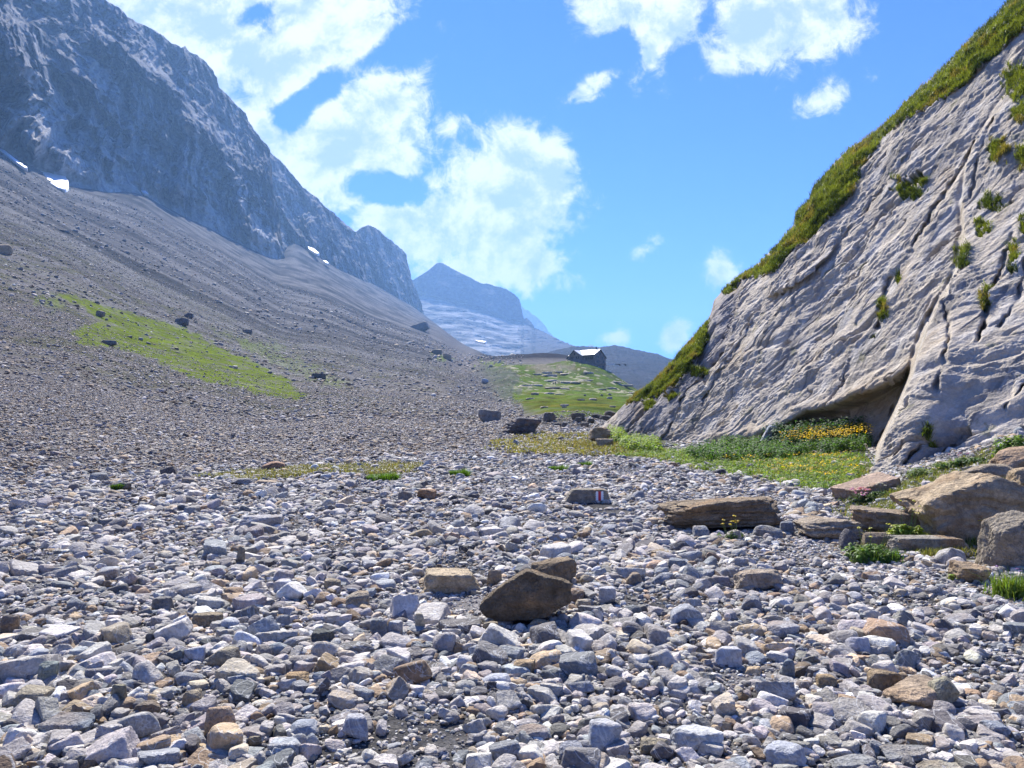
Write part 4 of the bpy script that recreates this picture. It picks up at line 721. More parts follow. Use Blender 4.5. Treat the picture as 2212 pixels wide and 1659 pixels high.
for (y0, y1, n, med_s, kind_) in bands:
    ulo, uhi = (-700, 2950) if y1 <= 9 and not kind_ else (-350, 2700) if y0 < 30 else ((-260, 1420) if y0 < 60 else (-200, 1130))
    if kind_ == 2: ulo, uhi = 700, 2500
    N = int(n*(uhi-ulo)/F*(y1*y1-y0*y0)/2); yy = np.sqrt(rng.uniform(y0*y0, y1*y1, N)); uu = rng.uniform(ulo, uhi, N); xx = yy*(uu-UC)/F
    sz = med_s*np.exp(rng.normal(0, .54, N)); sz = np.clip(sz, med_s*.35, med_s*3.9)
    ln = gsample(lane, uu, yy); sz *= (1-.72*ln*(kind_ == 0))
    patchy = fbm(xx/1.1, yy/1.1, 0*xx+31, 2); sz *= np.clip(1+.9*patchy, .45, 1.6) if y0 < 30 else 1
    zz = ground_z(xx, yy); grassy = gsample(gpf, uu, yy)*.74+gsample(kn, uu, yy)*.85+gsample(sward, uu, yy)*(.86-.25*(fbm(xx/1.2, yy/1.2, 0*xx+3, 3) > .12))+gsample(bankv, uu, yy)*.75+gsample(moss1, uu, yy)*.5+gsample(moss2, uu, yy)*.45
    keep = rng.uniform(0, 1, N) > grassy
    if kind_ == 2: keep &= ln > .25
    if y0 >= 60: keep &= (uu < 1190+50*pnoise(uu/30, yy/20, 0*uu)) & (rng.uniform(0, 1, N) > sstep(200, 330, zz)*.8)
    vv_ = VH-F*(zz-CH)/yy; onscree = (vv_ < TOE(uu))&(yy > 12)
    xx, yy, zz, sz, uu, onscree = xx[keep], yy[keep], zz[keep], sz[keep], uu[keep], onscree[keep]
    sz = np.where(onscree & (yy < 60), np.minimum(sz*.85, .16), sz)
    cls = np.where(onscree & (uu < 1250), rng.choice(12, len(xx), p=pw_scr), rng.choice(12, len(xx), p=pw_bed))
    S['x'].append(xx); S['y'].append(yy); S['s'].append(sz); S['cls'].append(cls); S['c'].append(zz)
sx, sy, ss, scl, sz0 = [np.concatenate(S[k]) for k in ('x', 'y', 's', 'cls', 'c')]
# keep stones out of the carved rocks
bad = np.zeros(len(sx), bool)
for (fx, fy, fr) in feat_xy: bad |= (np.hypot(sx-fx, sy-fy) < fr*.55) & (sy < 60)
big_f = np.zeros(len(sx), bool)
for (fx, fy, fr) in feat_xy: big_f |= (np.hypot(sx-fx, sy-fy) < fr+ss) & (ss > .07) & (sy < 30)
sx, sy, ss, scl, sz0 = [a[~(bad | big_f)] for a in (sx, sy, ss, scl, sz0)]
# slightly taller stones push apart so the biggest do not stand in each other
order = np.argsort(-ss); cell = {}; keep = np.ones(len(ss), bool)
for i in order:
    if ss[i] < .075 or sy[i] > 22: continue
    k0, k1 = int(sx[i]/.35+1000), int(sy[i]/.35); hitb = False
    for a in (-1, 0, 1):
        for b in (-1, 0, 1):
            for j in cell.get((k0+a, k1+b), ()):
                if (sx[i]-sx[j])**2+(sy[i]-sy[j])**2 < (.72*(ss[i]+ss[j]))**2: hitb = True; break
            if hitb: break
        if hitb: break
    if hitb: keep[i] = False
    else: cell.setdefault((k0, k1), []).append(i)
sx, sy, ss, scl, sz0 = [a[keep] for a in (sx, sy, ss, scl, sz0)]
n = len(sx)
dims = np.stack([rng.uniform(.85, 1.35, n), rng.uniform(.7, 1.05, n), rng.uniform(.36, .82, n)], 1)*ss[:, None]
yaw = rng.uniform(0, 6.283, n); tl = rng.normal(0, .28, n); tl2 = rng.normal(0, .28, n)
cy_, sy_ = np.cos(yaw), np.sin(yaw); R = np.zeros((n, 3, 3))
Rz = np.zeros((n, 3, 3)); Rz[:, 0, 0] = cy_; Rz[:, 0, 1] = -sy_; Rz[:, 1, 0] = sy_; Rz[:, 1, 1] = cy_; Rz[:, 2, 2] = 1
Rx = np.zeros((n, 3, 3)); Rx[:, 0, 0] = 1; Rx[:, 1, 1] = np.cos(tl); Rx[:, 1, 2] = -np.sin(tl); Rx[:, 2, 1] = np.sin(tl); Rx[:, 2, 2] = np.cos(tl)
Ry = np.zeros((n, 3, 3)); Ry[:, 1, 1] = 1; Ry[:, 0, 0] = np.cos(tl2); Ry[:, 0, 2] = np.sin(tl2); Ry[:, 2, 0] = -np.sin(tl2); Ry[:, 2, 2] = np.cos(tl2)
R = Rx@Ry@Rz
pos = np.stack([sx, sy, sz0+dims[:, 2]*rng.uniform(.05, .65, n)], 1)
u_s = UC+F*sx/sy; v_s = VH-F*(sz0-CH)/sy; scr_ = sstep(16, -22, v_s-TOE(u_s)+10*pnoise(u_s/40, sy/3, 0*sy)+7*pnoise(u_s/9, sy/1.2, 0*sy))*(u_s < 1250)*(sy > 12)
colr = palette[scl]*(1-.22*scr_[:, None])*(1+.0*scr_[:, None])*(1+rng.normal(0, .27, (n, 1)))*(1+rng.normal(0, .015, (n, 3)))*np.array([1.085, 1.0, .89])
colr = np.clip(colr*1.05, .05, .70)
su = UC+F*sx/sy; sv = VH-F*(pos[:, 2]-CH)/sy
# the stones that show largest become things of their own
inview = (su > 0) & (su < 2212) & (sv < 1665) & (sv > 960)
score = np.where(inview, ss/sy, 0); ind = np.argsort(-score)[:235]; isind = np.zeros(n, bool); isind[ind] = True
used = set()
for i in ind:
    k = i % 24; V, f = protos[4][k]; V = V*dims[i]; V = V@R[i].T
    V = V*(1+.03*fbm(V[:, 0]*14+i, V[:, 1]*14, V[:, 2]*14, 3))[:, None]
    C = np.tile(colr[i], (len(V), 1))*(1+.18*fbm(V[:, 0]*10+i, V[:, 1]*10, V[:, 2]*10, 3))[:, None]
    o = link('stone', mesh_np('stone', V, f, np.clip(C, .03, .65), True, 42), M_stone); o.location = pos[i]
    shp = 'flat' if dims[i, 2] < .5*ss[i] else ('angular' if k % 5 in (0, 4) else ('blocky' if k % 5 == 1 else 'rounded'))
    hz = ['far left edge', 'left', 'left of centre', 'centre', 'right of centre', 'right', 'far right edge'][int(min(6, su[i]//316))]
    vz = 'far back of the bed' if sv[i] < 1120 else 'middle of the bed' if sv[i] < 1260 else 'upper foreground' if sv[i] < 1400 else 'lower foreground' if sv[i] < 1540 else 'bottom edge of the picture'
    tag(o, '%s %s stone among cobbles, %s, %s' % (shp, pal_name[scl[i]], vz, hz), 'stone', 'stones of the river bed')
Vs, Fs, Cs, off = [], [], [], 0
px = ss/sy*F*2*.463   # rendered width in pixels
lod = np.where(px > 13, 3, np.where(px > 3.2, 2, 1))
for lv in (1, 2, 3):
    for k in range(24):
        m_ = np.nonzero((lod == lv) & ~isind & (np.arange(n) % 24 == k))[0]
        if not len(m_): continue
        V, f = protos[lv][k]
        W = (V[None]*dims[m_][:, None, :])@np.transpose(R[m_], (0, 2, 1))+pos[m_][:, None, :]
        nv = len(V); Vs.append(W.reshape(-1, 3)); Fs.append((f[None]+(np.arange(len(m_))*nv)[:, None, None]+off).reshape(-1, 3)); Cs.append(np.repeat(colr[m_], nv, 0)); off += len(m_)*nv
print('STONES', n, 'verts', off)
o = link('cobbles', mesh_np('cobbles', np.concatenate(Vs), np.concatenate(Fs), np.concatenate(Cs), True, 40), M_stone)
tag(o, 'grey and tan cobbles and pebbles covering the river bed and the scree', 'cobbles', kind='stuff')
del Vs, Fs, Cs

# ---------------------------------------------------------------- plants
def blades(pts, h, w, cols_, lean=.35, seed=0):
    """grass blades: two bent segments each"""
    r = np.random.default_rng(seed); n = len(pts); h = h*r.uniform(.5, 1.3, n); a = r.uniform(0, 6.283, n); d = np.stack([np.cos(a), np.sin(a), 0*a], 1); s = np.stack([-np.sin(a), np.cos(a), 0*a], 1)
    L1 = lean*r.uniform(.2, 1.4, n); up = np.array([0, 0, 1.]); w = (w*r.uniform(.6, 1.3, n))[:, None]
    b0, b1 = pts-s*w, pts+s*w; m = pts+up*(h*.55)[:, None]+d*(h*L1*.35)[:, None]; m0, m1 = m-s*w*.7, m+s*w*.7; t = pts+up*h[:, None]*(1-.25*L1[:, None])+d*(h*L1)[:, None]
    V = np.stack([b0, b1, m0, m1, t], 1).reshape(-1, 3); i = np.arange(n)[:, None]*5
    Fc = np.concatenate([i+np.array([0, 1, 3]), i+np.array([0, 3, 2]), i+np.array([2, 3, 4])]); C = np.repeat(cols_, 5, 0); return V, Fc, C
def leaves(pts, size, cols_, seed=0, flat=.5):
    r = np.random.default_rng(seed); n = len(pts); nn = r.normal(size=(n, 3)); nn[:, 2] = np.abs(nn[:, 2])+flat; nn /= np.linalg.norm(nn, axis=1)[:, None]
    a = np.cross(nn, r.normal(size=(n, 3))); a /= np.linalg.norm(a, axis=1)[:, None]; b = np.cross(nn, a); s = (size*r.uniform(.55, 1.35, n))[:, None]
    V = np.stack([pts-a*s, pts+b*s*.45-a*s*.1, pts+a*s-nn*s*.35, pts-b*s*.45-a*s*.1, pts+nn*s*.12], 1).reshape(-1, 3); i = np.arange(n)[:, None]*5
    Fc = np.concatenate([i+np.array(q) for q in ([0, 1, 4], [1, 2, 4], [2, 3, 4], [3, 0, 4])]); return V, Fc, np.repeat(cols_, 5, 0)
def jit(rgb, n, k=.22, r=rng): return np.clip(np.array(rgb)*(1+r.normal(0, k, (n, 1)))*(1+r.normal(0, k*.35, (n, 3))), .005, .9)
def stuff(name, parts, mat, label, cat):
    Vs, Fs, Cs, o_ = [], [], [], 0
    for V, Fc, C in parts: Vs.append(V); Fs.append(Fc+o_); Cs.append(C); o_ += len(V)
    ob = link(name, mesh_np(name, np.concatenate(Vs), np.concatenate(Fs), np.concatenate(Cs), False), mat); return tag(ob, label, cat, kind='stuff')
# turf hanging on the cliff
gmk = gm(CU, CV); ii = np.nonzero((gmk.ravel() > .3) & (CU.ravel() < 2240))[0]
def cliff_pts(k, sel=ii):
    j = rng.choice(sel, k, p=None); return CP.reshape(-1, 3)[j]+rng.normal(0, .02, (k, 3)), gmk.ravel()[j]
p_, gk = cliff_pts(95000); hue = fbm(p_[:, 0]/1.3, p_[:, 1]/1.3, p_[:, 2]/1.3, 3)[:, None]
cc_ = np.where(hue > .22, (.20, .18, .05), np.where(hue < -.22, (.06, .09, .022), (.15, .19, .035)))*(1+rng.normal(0, .2, (len(p_), 1))); cc_ = np.clip(cc_, .01, .6)
stuff('cliff_turf', [blades(p_, .17, .010, cc_, 1.0, 1)], M_grass, 'shaggy green and straw-coloured turf on the crest and ledges of the cliff', 'grass')
def scatter(poly, k, lo=2.5, hi=60, seed=0):
    r = np.random.default_rng(seed); p = np.array(poly, float); out = []
    us = r.uniform(p[:, 0].min(), p[:, 0].max(), k*3); vs = r.uniform(p[:, 1].min(), p[:, 1].max(), k*3); ok = inpoly(us, vs, poly); us, vs = us[ok][:k], vs[ok][:k]
    for u, v in zip(us, vs):
        Y = hit(u, v, lo)
        if Y < hi: out.append((Y*(u-UC)/F, Y))
    q = np.array(out); return np.column_stack([q, ground_z(q[:, 0], q[:, 1])])
def clump_leaves(cent, rad, hgt, per, size, rgb, seed=0, kk=.25):
    r = np.random.default_rng(seed); n = len(cent)*per; c = np.repeat(cent, per, 0); d = r.normal(size=(n, 3)); d /= np.linalg.norm(d, axis=1)[:, None]; d[:, 2] = np.abs(d[:, 2]); d *= r.uniform(.35, 1, (n, 1))
    P = c+d*np.array([rad, rad, hgt]); return leaves(P, size, jit(rgb, n, kk, r), seed)
def flower_bits(cent, rad, hgt, per, size, rgb, seed=0):
    r = np.random.default_rng(seed); n = len(cent)*per; c = np.repeat(cent, per, 0); P = c+np.stack([r.normal(0, rad, n), r.normal(0, rad, n), hgt*r.uniform(.85, 1.2, n)], 1); return leaves(P, size, jit(rgb, n, .12, r), seed, 3.0)
DKG, MDG, LTG, YEL = (.04, .10, .022), (.09, .18, .025), (.19, .28, .035), (.75, .52, .02)
c1_ = scatter([(1480, 985), (1560, 960), (1680, 950), (1740, 955), (1890, 945), (1890, 962), (1850, 975), (1750, 985), (1690, 995), (1560, 1000), (1490, 995)], 520, seed=1)
c1b = scatter([(1640, 958), (1740, 945), (1900, 935), (1900, 955), (1700, 975)], 420, seed=11)
c2_ = scatter([(1340, 970), (1480, 972), (1860, 985), (1860, 1062), (1780, 1062), (1640, 1036), (1480, 1008)], 900, seed=2)
c3_ = scatter([(1335, 952), (1420, 960), (1425, 980), (1340, 972)], 110, seed=3)
c3b = scatter([(1315, 938), (1345, 940), (1345, 960), (1318, 955)], 60, seed=31)
c4_ = scatter([(1300, 960), (1480, 975), (1500, 990), (1320, 985)], 160, seed=4)
stuff('leafy_undergrowth', [clump_leaves(c1_, .17, .42, 45, .045, (.06, .135, .022), 1), clump_leaves(c1b, .25, .85, 60, .055, DKG, 12), clump_leaves(c1_[::4]+np.array([0, -.25, .0]), .14, .38, 30, .04, MDG, 2), clump_leaves(c2_, .17, .13, 24, .034, LTG, 3), clump_leaves(c2_[::3], .12, .16, 22, .035, MDG, 4), clump_leaves(c3_, .22, .45, 55, .05, LTG, 5), clump_leaves(c3b, .25, .6, 60, .055, LTG, 51), clump_leaves(c4_, .2, .10, 22, .035, LTG, 6)],
      M_leaf, 'dark and bright green leafy plants crowding the hollow and foot of the cliff', 'plants')
fl1 = scatter([(1690, 975), (1740, 960), (1880, 950), (1880, 970), (1800, 985), (1700, 992)], 130, seed=21); fl2 = scatter([(1560, 1000), (1850, 990), (1850, 1050), (1700, 1040)], 75, seed=22)
stuff('yellow_flowers', [flower_bits(fl1, .10, .52, 9, .03, YEL, 7), flower_bits(fl2, .08, .20, 8, .024, YEL, 8), flower_bits(c1_[::9], .05, .42, 2, .018, (.6, .62, .5), 9)], M_leaf, 'yellow flower heads scattered over the plants under the cliff', 'flowers')
g1 = scatter([(430, 1030), (640, 1010), (860, 998), (920, 1006), (900, 1018), (840, 1028), (700, 1020), (560, 1038)], 420, seed=5)
g2 = scatter([(1050, 965), (1150, 935), (1290, 935), (1420, 968), (1300, 985), (1100, 980)], 480, seed=6)
g3 = scatter([(1800, 1060), (1990, 1015), (2212, 950), (2300, 1180), (2150, 1190), (1960, 1200), (1860, 1190)], 700, hi=20, seed=8)
g3[:, 2] += 0
def tuft_pts(c, per, rad, seed): r = np.random.default_rng(seed); P = np.repeat(c, per, 0)+np.column_stack([r.normal(0, rad, (len(c)*per, 2)), np.zeros(len(c)*per)]); P[:, 2] = ground_z(P[:, 0], P[:, 1])-.01; return P
t1, t2, t3, t4 = tuft_pts(g1, 26, .16, 1), tuft_pts(g2, 20, .2, 2), tuft_pts(g3, 26, .12, 3), tuft_pts(c2_, 16, .2, 4)
stuff('low_grass', [blades(t1, .10, .012, jit((.155, .155, .06), len(t1)), .8, 2), blades(t2, .14, .024, jit((.19, .18, .06), len(t2)), .8, 3), blades(t3, .10, .006, jit((.16, .18, .05), len(t3)), .8, 4), blades(t4, .12, .009, np.where(fbm(t4[:, 0]*1.1, t4[:, 1]*1.1, 0*t4[:, 0], 3)[:, None] > .05, (.19, .19, .06), (.12, .19, .03))*rng.uniform(.7, 1.3, (len(t4), 1)), .7, 5)], M_grass, 'thin green and straw-coloured grass growing between the stones', 'grass')
# small separate tufts on the far edge of the bed
for (u, v, w, lab) in ((992, 1028, 46, 'bright green tuft standing alone in the cobbles, nearer of three'), (1205, 1018, 44, 'rounded green tuft in the cobbles below the dark flat-topped rock'), (1262, 1008, 30, 'low green tuft right of the rounded tuft'), (830, 1036, 70, 'dark-based green tuft at the right end of the mossy strip'), (815, 1040, 50, 'small green tuft in front of the mossy strip end'), (255, 1060, 26, 'tiny green tuft below the dark flat block at far left')):
    Y = hit(u, v); r = np.random.default_rng(int(u)); R0 = w/2*Y/F; n_ = 700; a = r.uniform(0, 6.28, n_); q = np.sqrt(r.uniform(0, 1, n_))*R0
    P = np.column_stack([q*np.cos(a), q*np.sin(a)*.8, 0*q]); V, Fc, C = blades(P, .16*(.6+.4*min(1, w/46)), .006, jit((.085, .17, .025), n_), .7, int(u))
    x0 = Y*(u-UC)/F; o = link('grass_tuft', mesh_np('grass_tuft', V, Fc, C, False), M_grass); o.location = (x0, Y, float(ground_z(np.array([x0]), np.array([Y]))[0])); tag(o, lab, 'grass tuft', 'grass tufts in the river bed')
def plant(u, v, w, h, leafc, label, flower=None, nfl=0, fsize=.02, stems=0, leafn=400, lsize=.028, Y=None, name='flowering_plant', bl=0, group='plants of the flower bank'):
    Y = Y or hit(u, v); x0 = Y*(u-UC)/F; z0 = float(ground_z(np.array([x0]), np.array([Y]))[0]); R0 = w/2*Y/F; H = h*Y/F; r = np.random.default_rng(int(u*3+v))
    root = empty(name, (x0, Y, z0)); tag(root, label, 'plant', group)
    k = 14; cen = np.column_stack([r.normal(0, R0*.45, k), r.normal(0, R0*.35, k), 0*np.arange(k)]); lh = H*(.45 if stems else .8)
    V, Fc, C = clump_leaves(cen, R0*.45, lh, max(4, int(leafn*1.7)//k), lsize*1.12, leafc, int(u)); parts = [(V, Fc, C)]
    if bl: parts.append(blades(np.column_stack([r.normal(0, R0*.5, bl), r.normal(0, R0*.4, bl), np.zeros(bl)]), H*.9, .004, jit(leafc, bl), .7, 3))
    o_ = 0; Vs, Fs, Cs = [], [], []
    for a, b, c in parts: Vs.append(a); Fs.append(b+o_); Cs.append(c); o_ += len(a)
    link('leaves', mesh_np('leaves', np.concatenate(Vs), np.concatenate(Fs), np.concatenate(Cs), False), M_leaf, root)
    if flower:
        nn_ = nfl; hx = r.normal(0, R0*.5, nn_); hy = r.normal(0, R0*.4, nn_); hz = H*r.uniform(.72, 1.05, nn_)
        if stems:
            mb = MB()
            for i in range(nn_): mb.tube([(hx[i]*.5, hy[i]*.5, 0), (hx[i]*.8, hy[i]*.8, hz[i]*.6), (hx[i], hy[i], hz[i])], [.0035, .0028, .002], 4)
            mb.build('stem', M_stem, root)
        for i in range(nn_):
            c = np.repeat(np.array([[hx[i], hy[i], hz[i]]]), 7, 0)+r.normal(0, fsize*.55, (7, 3))*np.array([1, 1, .35]); V, Fc, C = leaves(c, fsize, jit(flower, 7, .12, r), i, 2.5)
            link('flower_head', mesh_np('flower_head', V, Fc, C, False), M_leaf, root)
M_stem = mat_flat('green stem', (.12, .17, .04))
PINK = (.50, .22, .36); PURP = (.30, .16, .42)
plant(1588, 1146, 44, 52, (.09, .15, .03), 'small plant with tall yellow-headed stems in front of the long layered slab', (.62, .5, .06), 7, .018, 1, 160, .022, Y=8.9)
plant(1862, 1090, 66, 34, (.055, .10, .025), 'dark bushy plant with pink flower clusters in front of the tipped-up slab', PINK, 12, .03, 0, 900, .026)
plant(1900, 1078, 50, 40, (.10, .17, .03), 'bright leafy plant with a few white blooms right of the pink-flowered bush', (.6, .6, .5), 5, .014, 1, 500, .028)
plant(1952, 1168, 70, 84, (.20, .27, .025), 'glowing yellow-green leafy clump between the brown slab and the huge boulder', (.5, .5, .08), 5, .016, 1, 900, .032)
plant(1880, 1208, 96, 76, (.12, .20, .03), 'leafy light green clump at the front left corner of the flower bank', (.55, .55, .12), 6, .016, 1, 1100, .03)
plant(1915, 1215, 60, 34, (.08, .15, .025), 'darker grassy clump at the foot of the front left corner of the bank', None, 0, .02, 0, 500, .026, bl=300)
plant(2040, 1163, 50, 40, (.17, .25, .03), 'bright plant with yellow buttons below the shaded face of the huge boulder', (.62, .5, .04), 6, .018, 1, 260, .03)
plant(2100, 1168, 60, 64, (.16, .23, .03), 'tall yellow-flowered plant between the huge boulder and the tall rounded boulder', (.70, .56, .04), 9, .02, 1, 260, .03)
plant(2020, 1205, 60, 24, (.17, .18, .05), 'straw-coloured grassy tuft in front of the long low block', None, 0, .02, 0, 60, .02, bl=600)
plant(2070, 1200, 50, 22, (.19, .18, .05), 'dry tan grass tuft right of the straw-coloured tuft', None, 0, .02, 0, 40, .02, bl=500)
plant(2190, 1290, 80, 60, (.12, .19, .03), 'green grassy clump at the right edge below the rounded boulder', PURP, 4, .012, 1, 300, .022, bl=500)
plant(2060, 1256, 26, 22, (.22, .27, .03), 'small yellow-green plant in gravel left of the knobbly rock', None, 0, .02, 0, 140, .02)
plant(2195, 985, 60, 60, (.13, .22, .03), 'bright green leafy bush on the bank at the right edge by the cliff', None, 0, .02, 0, 900, .034)
plant(2060, 1010, 60, 34, (.09, .16, .025), 'leafy green plant at the foot of the cliff behind the huge boulder', PINK, 5, .016, 1, 600, .03)
plant(1990, 1030, 70, 28, (.12, .18, .03), 'low green plant along the cliff foot left of the huge boulder', (.6, .55, .2), 6, .014, 0, 600, .026)
plant(2110, 1000, 60, 30, (.08, .15, .025), 'dark leafy plant along the cliff foot near the reddish slab', PINK, 3, .014, 1, 500, .03)
plant(1650, 1064, 30, 16, (.14, .22, .03), 'tiny green seedling clump in cobbles behind the long layered slab', None, 0, .02, 0, 120, .02)

# ---------------------------------------------------------------- snow patches
def snow(poly, label, push=.985, thick=.8, kv=5.0, ku=1.6):
    poly = [(float(a), float(b)) for a, b in poly]; c = np.mean(poly, 0); rings = []; m = 40; nr = 8
    P = np.array(poly+[poly[0]]); seg = np.hypot(*np.diff(P, axis=0).T); t = np.concatenate([[0], np.cumsum(seg)]); q = np.linspace(0, t[-1], m, endpoint=False); ou = np.interp(q, t, P[:, 0]); ov = np.interp(q, t, P[:, 1])
    out = []; Yc0 = min(hit(c[0], c[1]+8, 200), 2600)
    for k in range(nr):
        s = 1-k/nr*.999; wob = 1+.05*pnoise(ou/3, ov/3, 0*ou)*(s > .9)
        for a, b in zip(c[0]+(ou-c[0])*s*wob, c[1]+(ov-c[1])*s*wob):
            Y = Yc0*push+kv*(c[1]-b)+ku*(a-c[0])-thick*.6*math.sin(min(1, k/2)*1.57)
            out.append(((a-UC)/F*Y, Y, CH+Y*(VH-b)/F))
    V = out; Fc = [(k*m+i, k*m+(i+1) % m, (k+1)*m+(i+1) % m, (k+1)*m+i) for k in range(nr-1) for i in range(m)]
    n0 = len(V); Yc = np.mean([p[1] for p in V]);
    V += [(x*1.01, y*1.01+thick, z-thick*1.5) for x, y, z in V[:m]]; Fc += [(i, n0+i, n0+(i+1) % m, (i+1) % m) for i in range(m)]; Fc.append(tuple((nr-1)*m+i for i in range(m)))
    me = bpy.data.meshes.new('snow_patch'); me.from_pydata(V, [], Fc); me.polygons.foreach_set('use_smooth', [True]*len(me.polygons)); o = link('snow_patch', me, M_snow); tag(o, label, 'snow patch', 'snow patches below the cliffs')
snow([(77, 368), (86, 350), (95, 345), (104, 344), (119, 353), (134, 371), (147, 389), (149, 404), (140, 411), (125, 407), (104, 392)], 'largest snow patch, a white tongue at the foot of the left cliff', .965)
snow([(155, 366), (173, 360), (190, 365), (196, 373), (184, 380), (167, 374)], 'smaller oval snow patch just right of the large snow tongue', .965)
snow([(303, 410), (313, 410), (321, 419), (312, 417)], 'tiny triangular snow patch on the edge between scree and cliff', .985, .6)
snow([(0, 318), (12, 326), (30, 340), (60, 362), (58, 365), (28, 345), (0, 324)], 'thin line of snow along the top of the scree at the left edge', .985, .6)
snow([(662, 527), (672, 531), (690, 547), (684, 548), (668, 538)], 'narrow slanting snow patch on the far scree', .93, 1, 13, 4)
snow([(698, 562), (705, 563), (711, 569), (704, 568)], 'tiny snow fleck below the narrow slanting patch', .97, 1, 13, 4)
snow([(1025, 734), (1036, 735), (1051, 737), (1048, 740), (1034, 738)], 'thin snow strip on the pale slabs below the pyramid peak', 1.0, 2, 12, 0)

# ---------------------------------------------------------------- mountain hut
M_wall = mat_flat('weathered stone wall', (.20, .165, .15), .9, .3, .8); M_wood = mat_flat('dark shingle wall', (.16, .125, .105), .9, .3, 2.5)
M_roof = mat_flat('sunlit metal roof', (.6, .62, .64), .5, .06, .3); M_glass = mat_flat('dark window', (.03, .035, .045), .2, .1, 1); M_dk = mat_flat('dark metal', (.05, .05, .055), .6, .1, 1)  # roof white holds the sun's reflection; slopes turned away use dark metal
M_white = mat_flat('white cloth', (.8, .8, .8), .8, .05, 1); M_cloth = mat_flat('dark cloth', (.04, .045, .06), .9, .1, 1)
def hut():
    n1 = np.array([.68, -.73, 0]); n2 = np.array([-.73, -.68, 0]); K = np.array([(1284.5-UC)/F*445, 445., 0.])
    Pt = lambda a, b, z: K-n1*a-n2*b+np.array([0, 0, z])      # a back along the ridge, b across the gable, z height
    root = empty('mountain_hut', tuple(Pt(10, 5, 21))); tag(root, 'big stone mountain hut with a sunlit metal roof on top of the green knoll', 'hut'); root_l = np.array(root.location)
    def q(a, b, z): return Pt(a, b, z)-root_l
    Wd, Lm, La = 9.9, 9.0, 20.0
    mb = MB(); zb, e1, ap, e2 = 18.5, 29.7, 32.6, 27.9
    sec = [(0, zb), (0, e1), (4.7, ap), (Wd, e2), (Wd, zb)]
    vs = [q(0, b, z) for b, z in sec]+[q(La, b, z) for b, z in sec]; mb.poly(vs, [(0, 1, 2, 3, 4), (9, 8, 7, 6, 5), (0, 5, 6, 1), (3, 8, 9, 4), (0, 4, 9, 5), (1, 6, 7, 2), (2, 7, 8, 3)]); mb.build('wall', M_wall, root)
    # cross wing with its own gable
    mb = MB(); w0, w1 = Lm, La+.3; m_ = (w0+w1)/2
    sec = [(w0, 22), (w0, 29.3), (m_, 32.4), (w1, 28.0), (w1, 22)]
    vs = [q(a, -1.2, z) for a, z in sec]+[q(a, 5, z) for a, z in sec]; mb.poly(vs, [(0, 1, 2, 3, 4), (9, 8, 7, 6, 5), (0, 5, 6, 1), (3, 8, 9, 4), (0, 4, 9, 5), (1, 6, 7, 2), (2, 7, 8, 3)]); mb.build('wing_wall', M_wall, root)
    def slab(name, pts, mat, t=.28):
        p = [np.array(x) for x in pts]; nn = np.cross(p[1]-p[0], p[2]-p[0]); nn /= np.linalg.norm(nn)
        if nn[2] < 0: nn = -nn
        return MB().poly([x+nn*.06 for x in p]+[x+nn*(t+.06) for x in p], [(0, 1, 2, 3), (7, 6, 5, 4), (0, 4, 5, 1), (1, 5, 6, 2), (2, 6, 7, 3), (3, 7, 4, 0)]).build(name, mat, root)
    r1 = slab('roof', [q(-.5, 4.7, ap), q(La+.2, 4.7, ap), q(La+.2, -.6, e1-.37), q(-.5, -.6, e1-.37)], M_roof); slab('roof', [q(-.5, 4.7, ap), q(La+.2, 4.7, ap), q(La+.2, Wd+.5, e2-.45), q(-.5, Wd+.5, e2-.45)], M_dk)
    slab('wing_roof', [q(m_, -1.8, 32.45), q(m_, 5, 32.45), q(w0-.5, 5, 29.05), q(w0-.5, -1.8, 29.05)], M_roof, .3); slab('wing_roof', [q(m_, -1.8, 32.45), q(m_, 5, 32.45), q(w1+.6, 5, 27.55), q(w1+.6, -1.8, 27.55)], M_dk, .3)
    MB().box(q(3, 4.9, 33.2), (.7, .7, 2.6)).build('chimney', M_dk, root)
    def win(a, b, z, face, w=.9, h=1.2):
        ax = (tuple(n2), tuple(n1), (0, 0, 1)) if face == 'gable' else (tuple(n1), tuple(n2), (0, 0, 1))
        fr = MB().box(q(a, b, z), (w+.25, .12, h+.25), ax).build('window', M_wood, root); d = (n1 if face == 'gable' else n2)*.07
        MB().box(q(a, b, z)+d, (w, .06, h), ax).build('pane', M_glass, fr)
    for b, z in ((2.2, 28.4), (3.2, 28.4), (2.2, 25.6), (3.2, 25.6), (7.6, 25.6), (8.3, 25.6), (2.2, 22.6), (6.8, 22.6), (7.8, 22.6), (7.0, 27.6), (4.9, 30.2)): win(-.05, b, z, 'gable')
    for a, z in ((1.6, 27.6), (3.2, 27.6), (4.8, 27.6), (6.4, 27.6)): win(a, -.05, z, 'side', 1.2, 1.3)
    for a, z in ((11.5, 28.3), (13, 28.3), (16, 28.2), (17.2, 28.2), (m_, 30.4), (11, 26.2)): win(a, -1.25, z, 'side')
    MB().box(q(-.08, 2.4, 19.9), (1.3, .2, 2.6), (tuple(n2), tuple(n1), (0, 0, 1))).build('door', M_dk, root)
    # timber upper cladding band, balcony and terrace wall
    MB().box(q(-.12, 4.95, 24.1), (9.9, .25, .3), (tuple(n2), tuple(n1), (0, 0, 1))).build('ledge', M_wood, root)
    MB().box(q(4.6, -.9, 28.9), (7.4, 1.6, .25), (tuple(n1), tuple(n2), (0, 0, 1))).build('balcony_roof', M_dk, root)
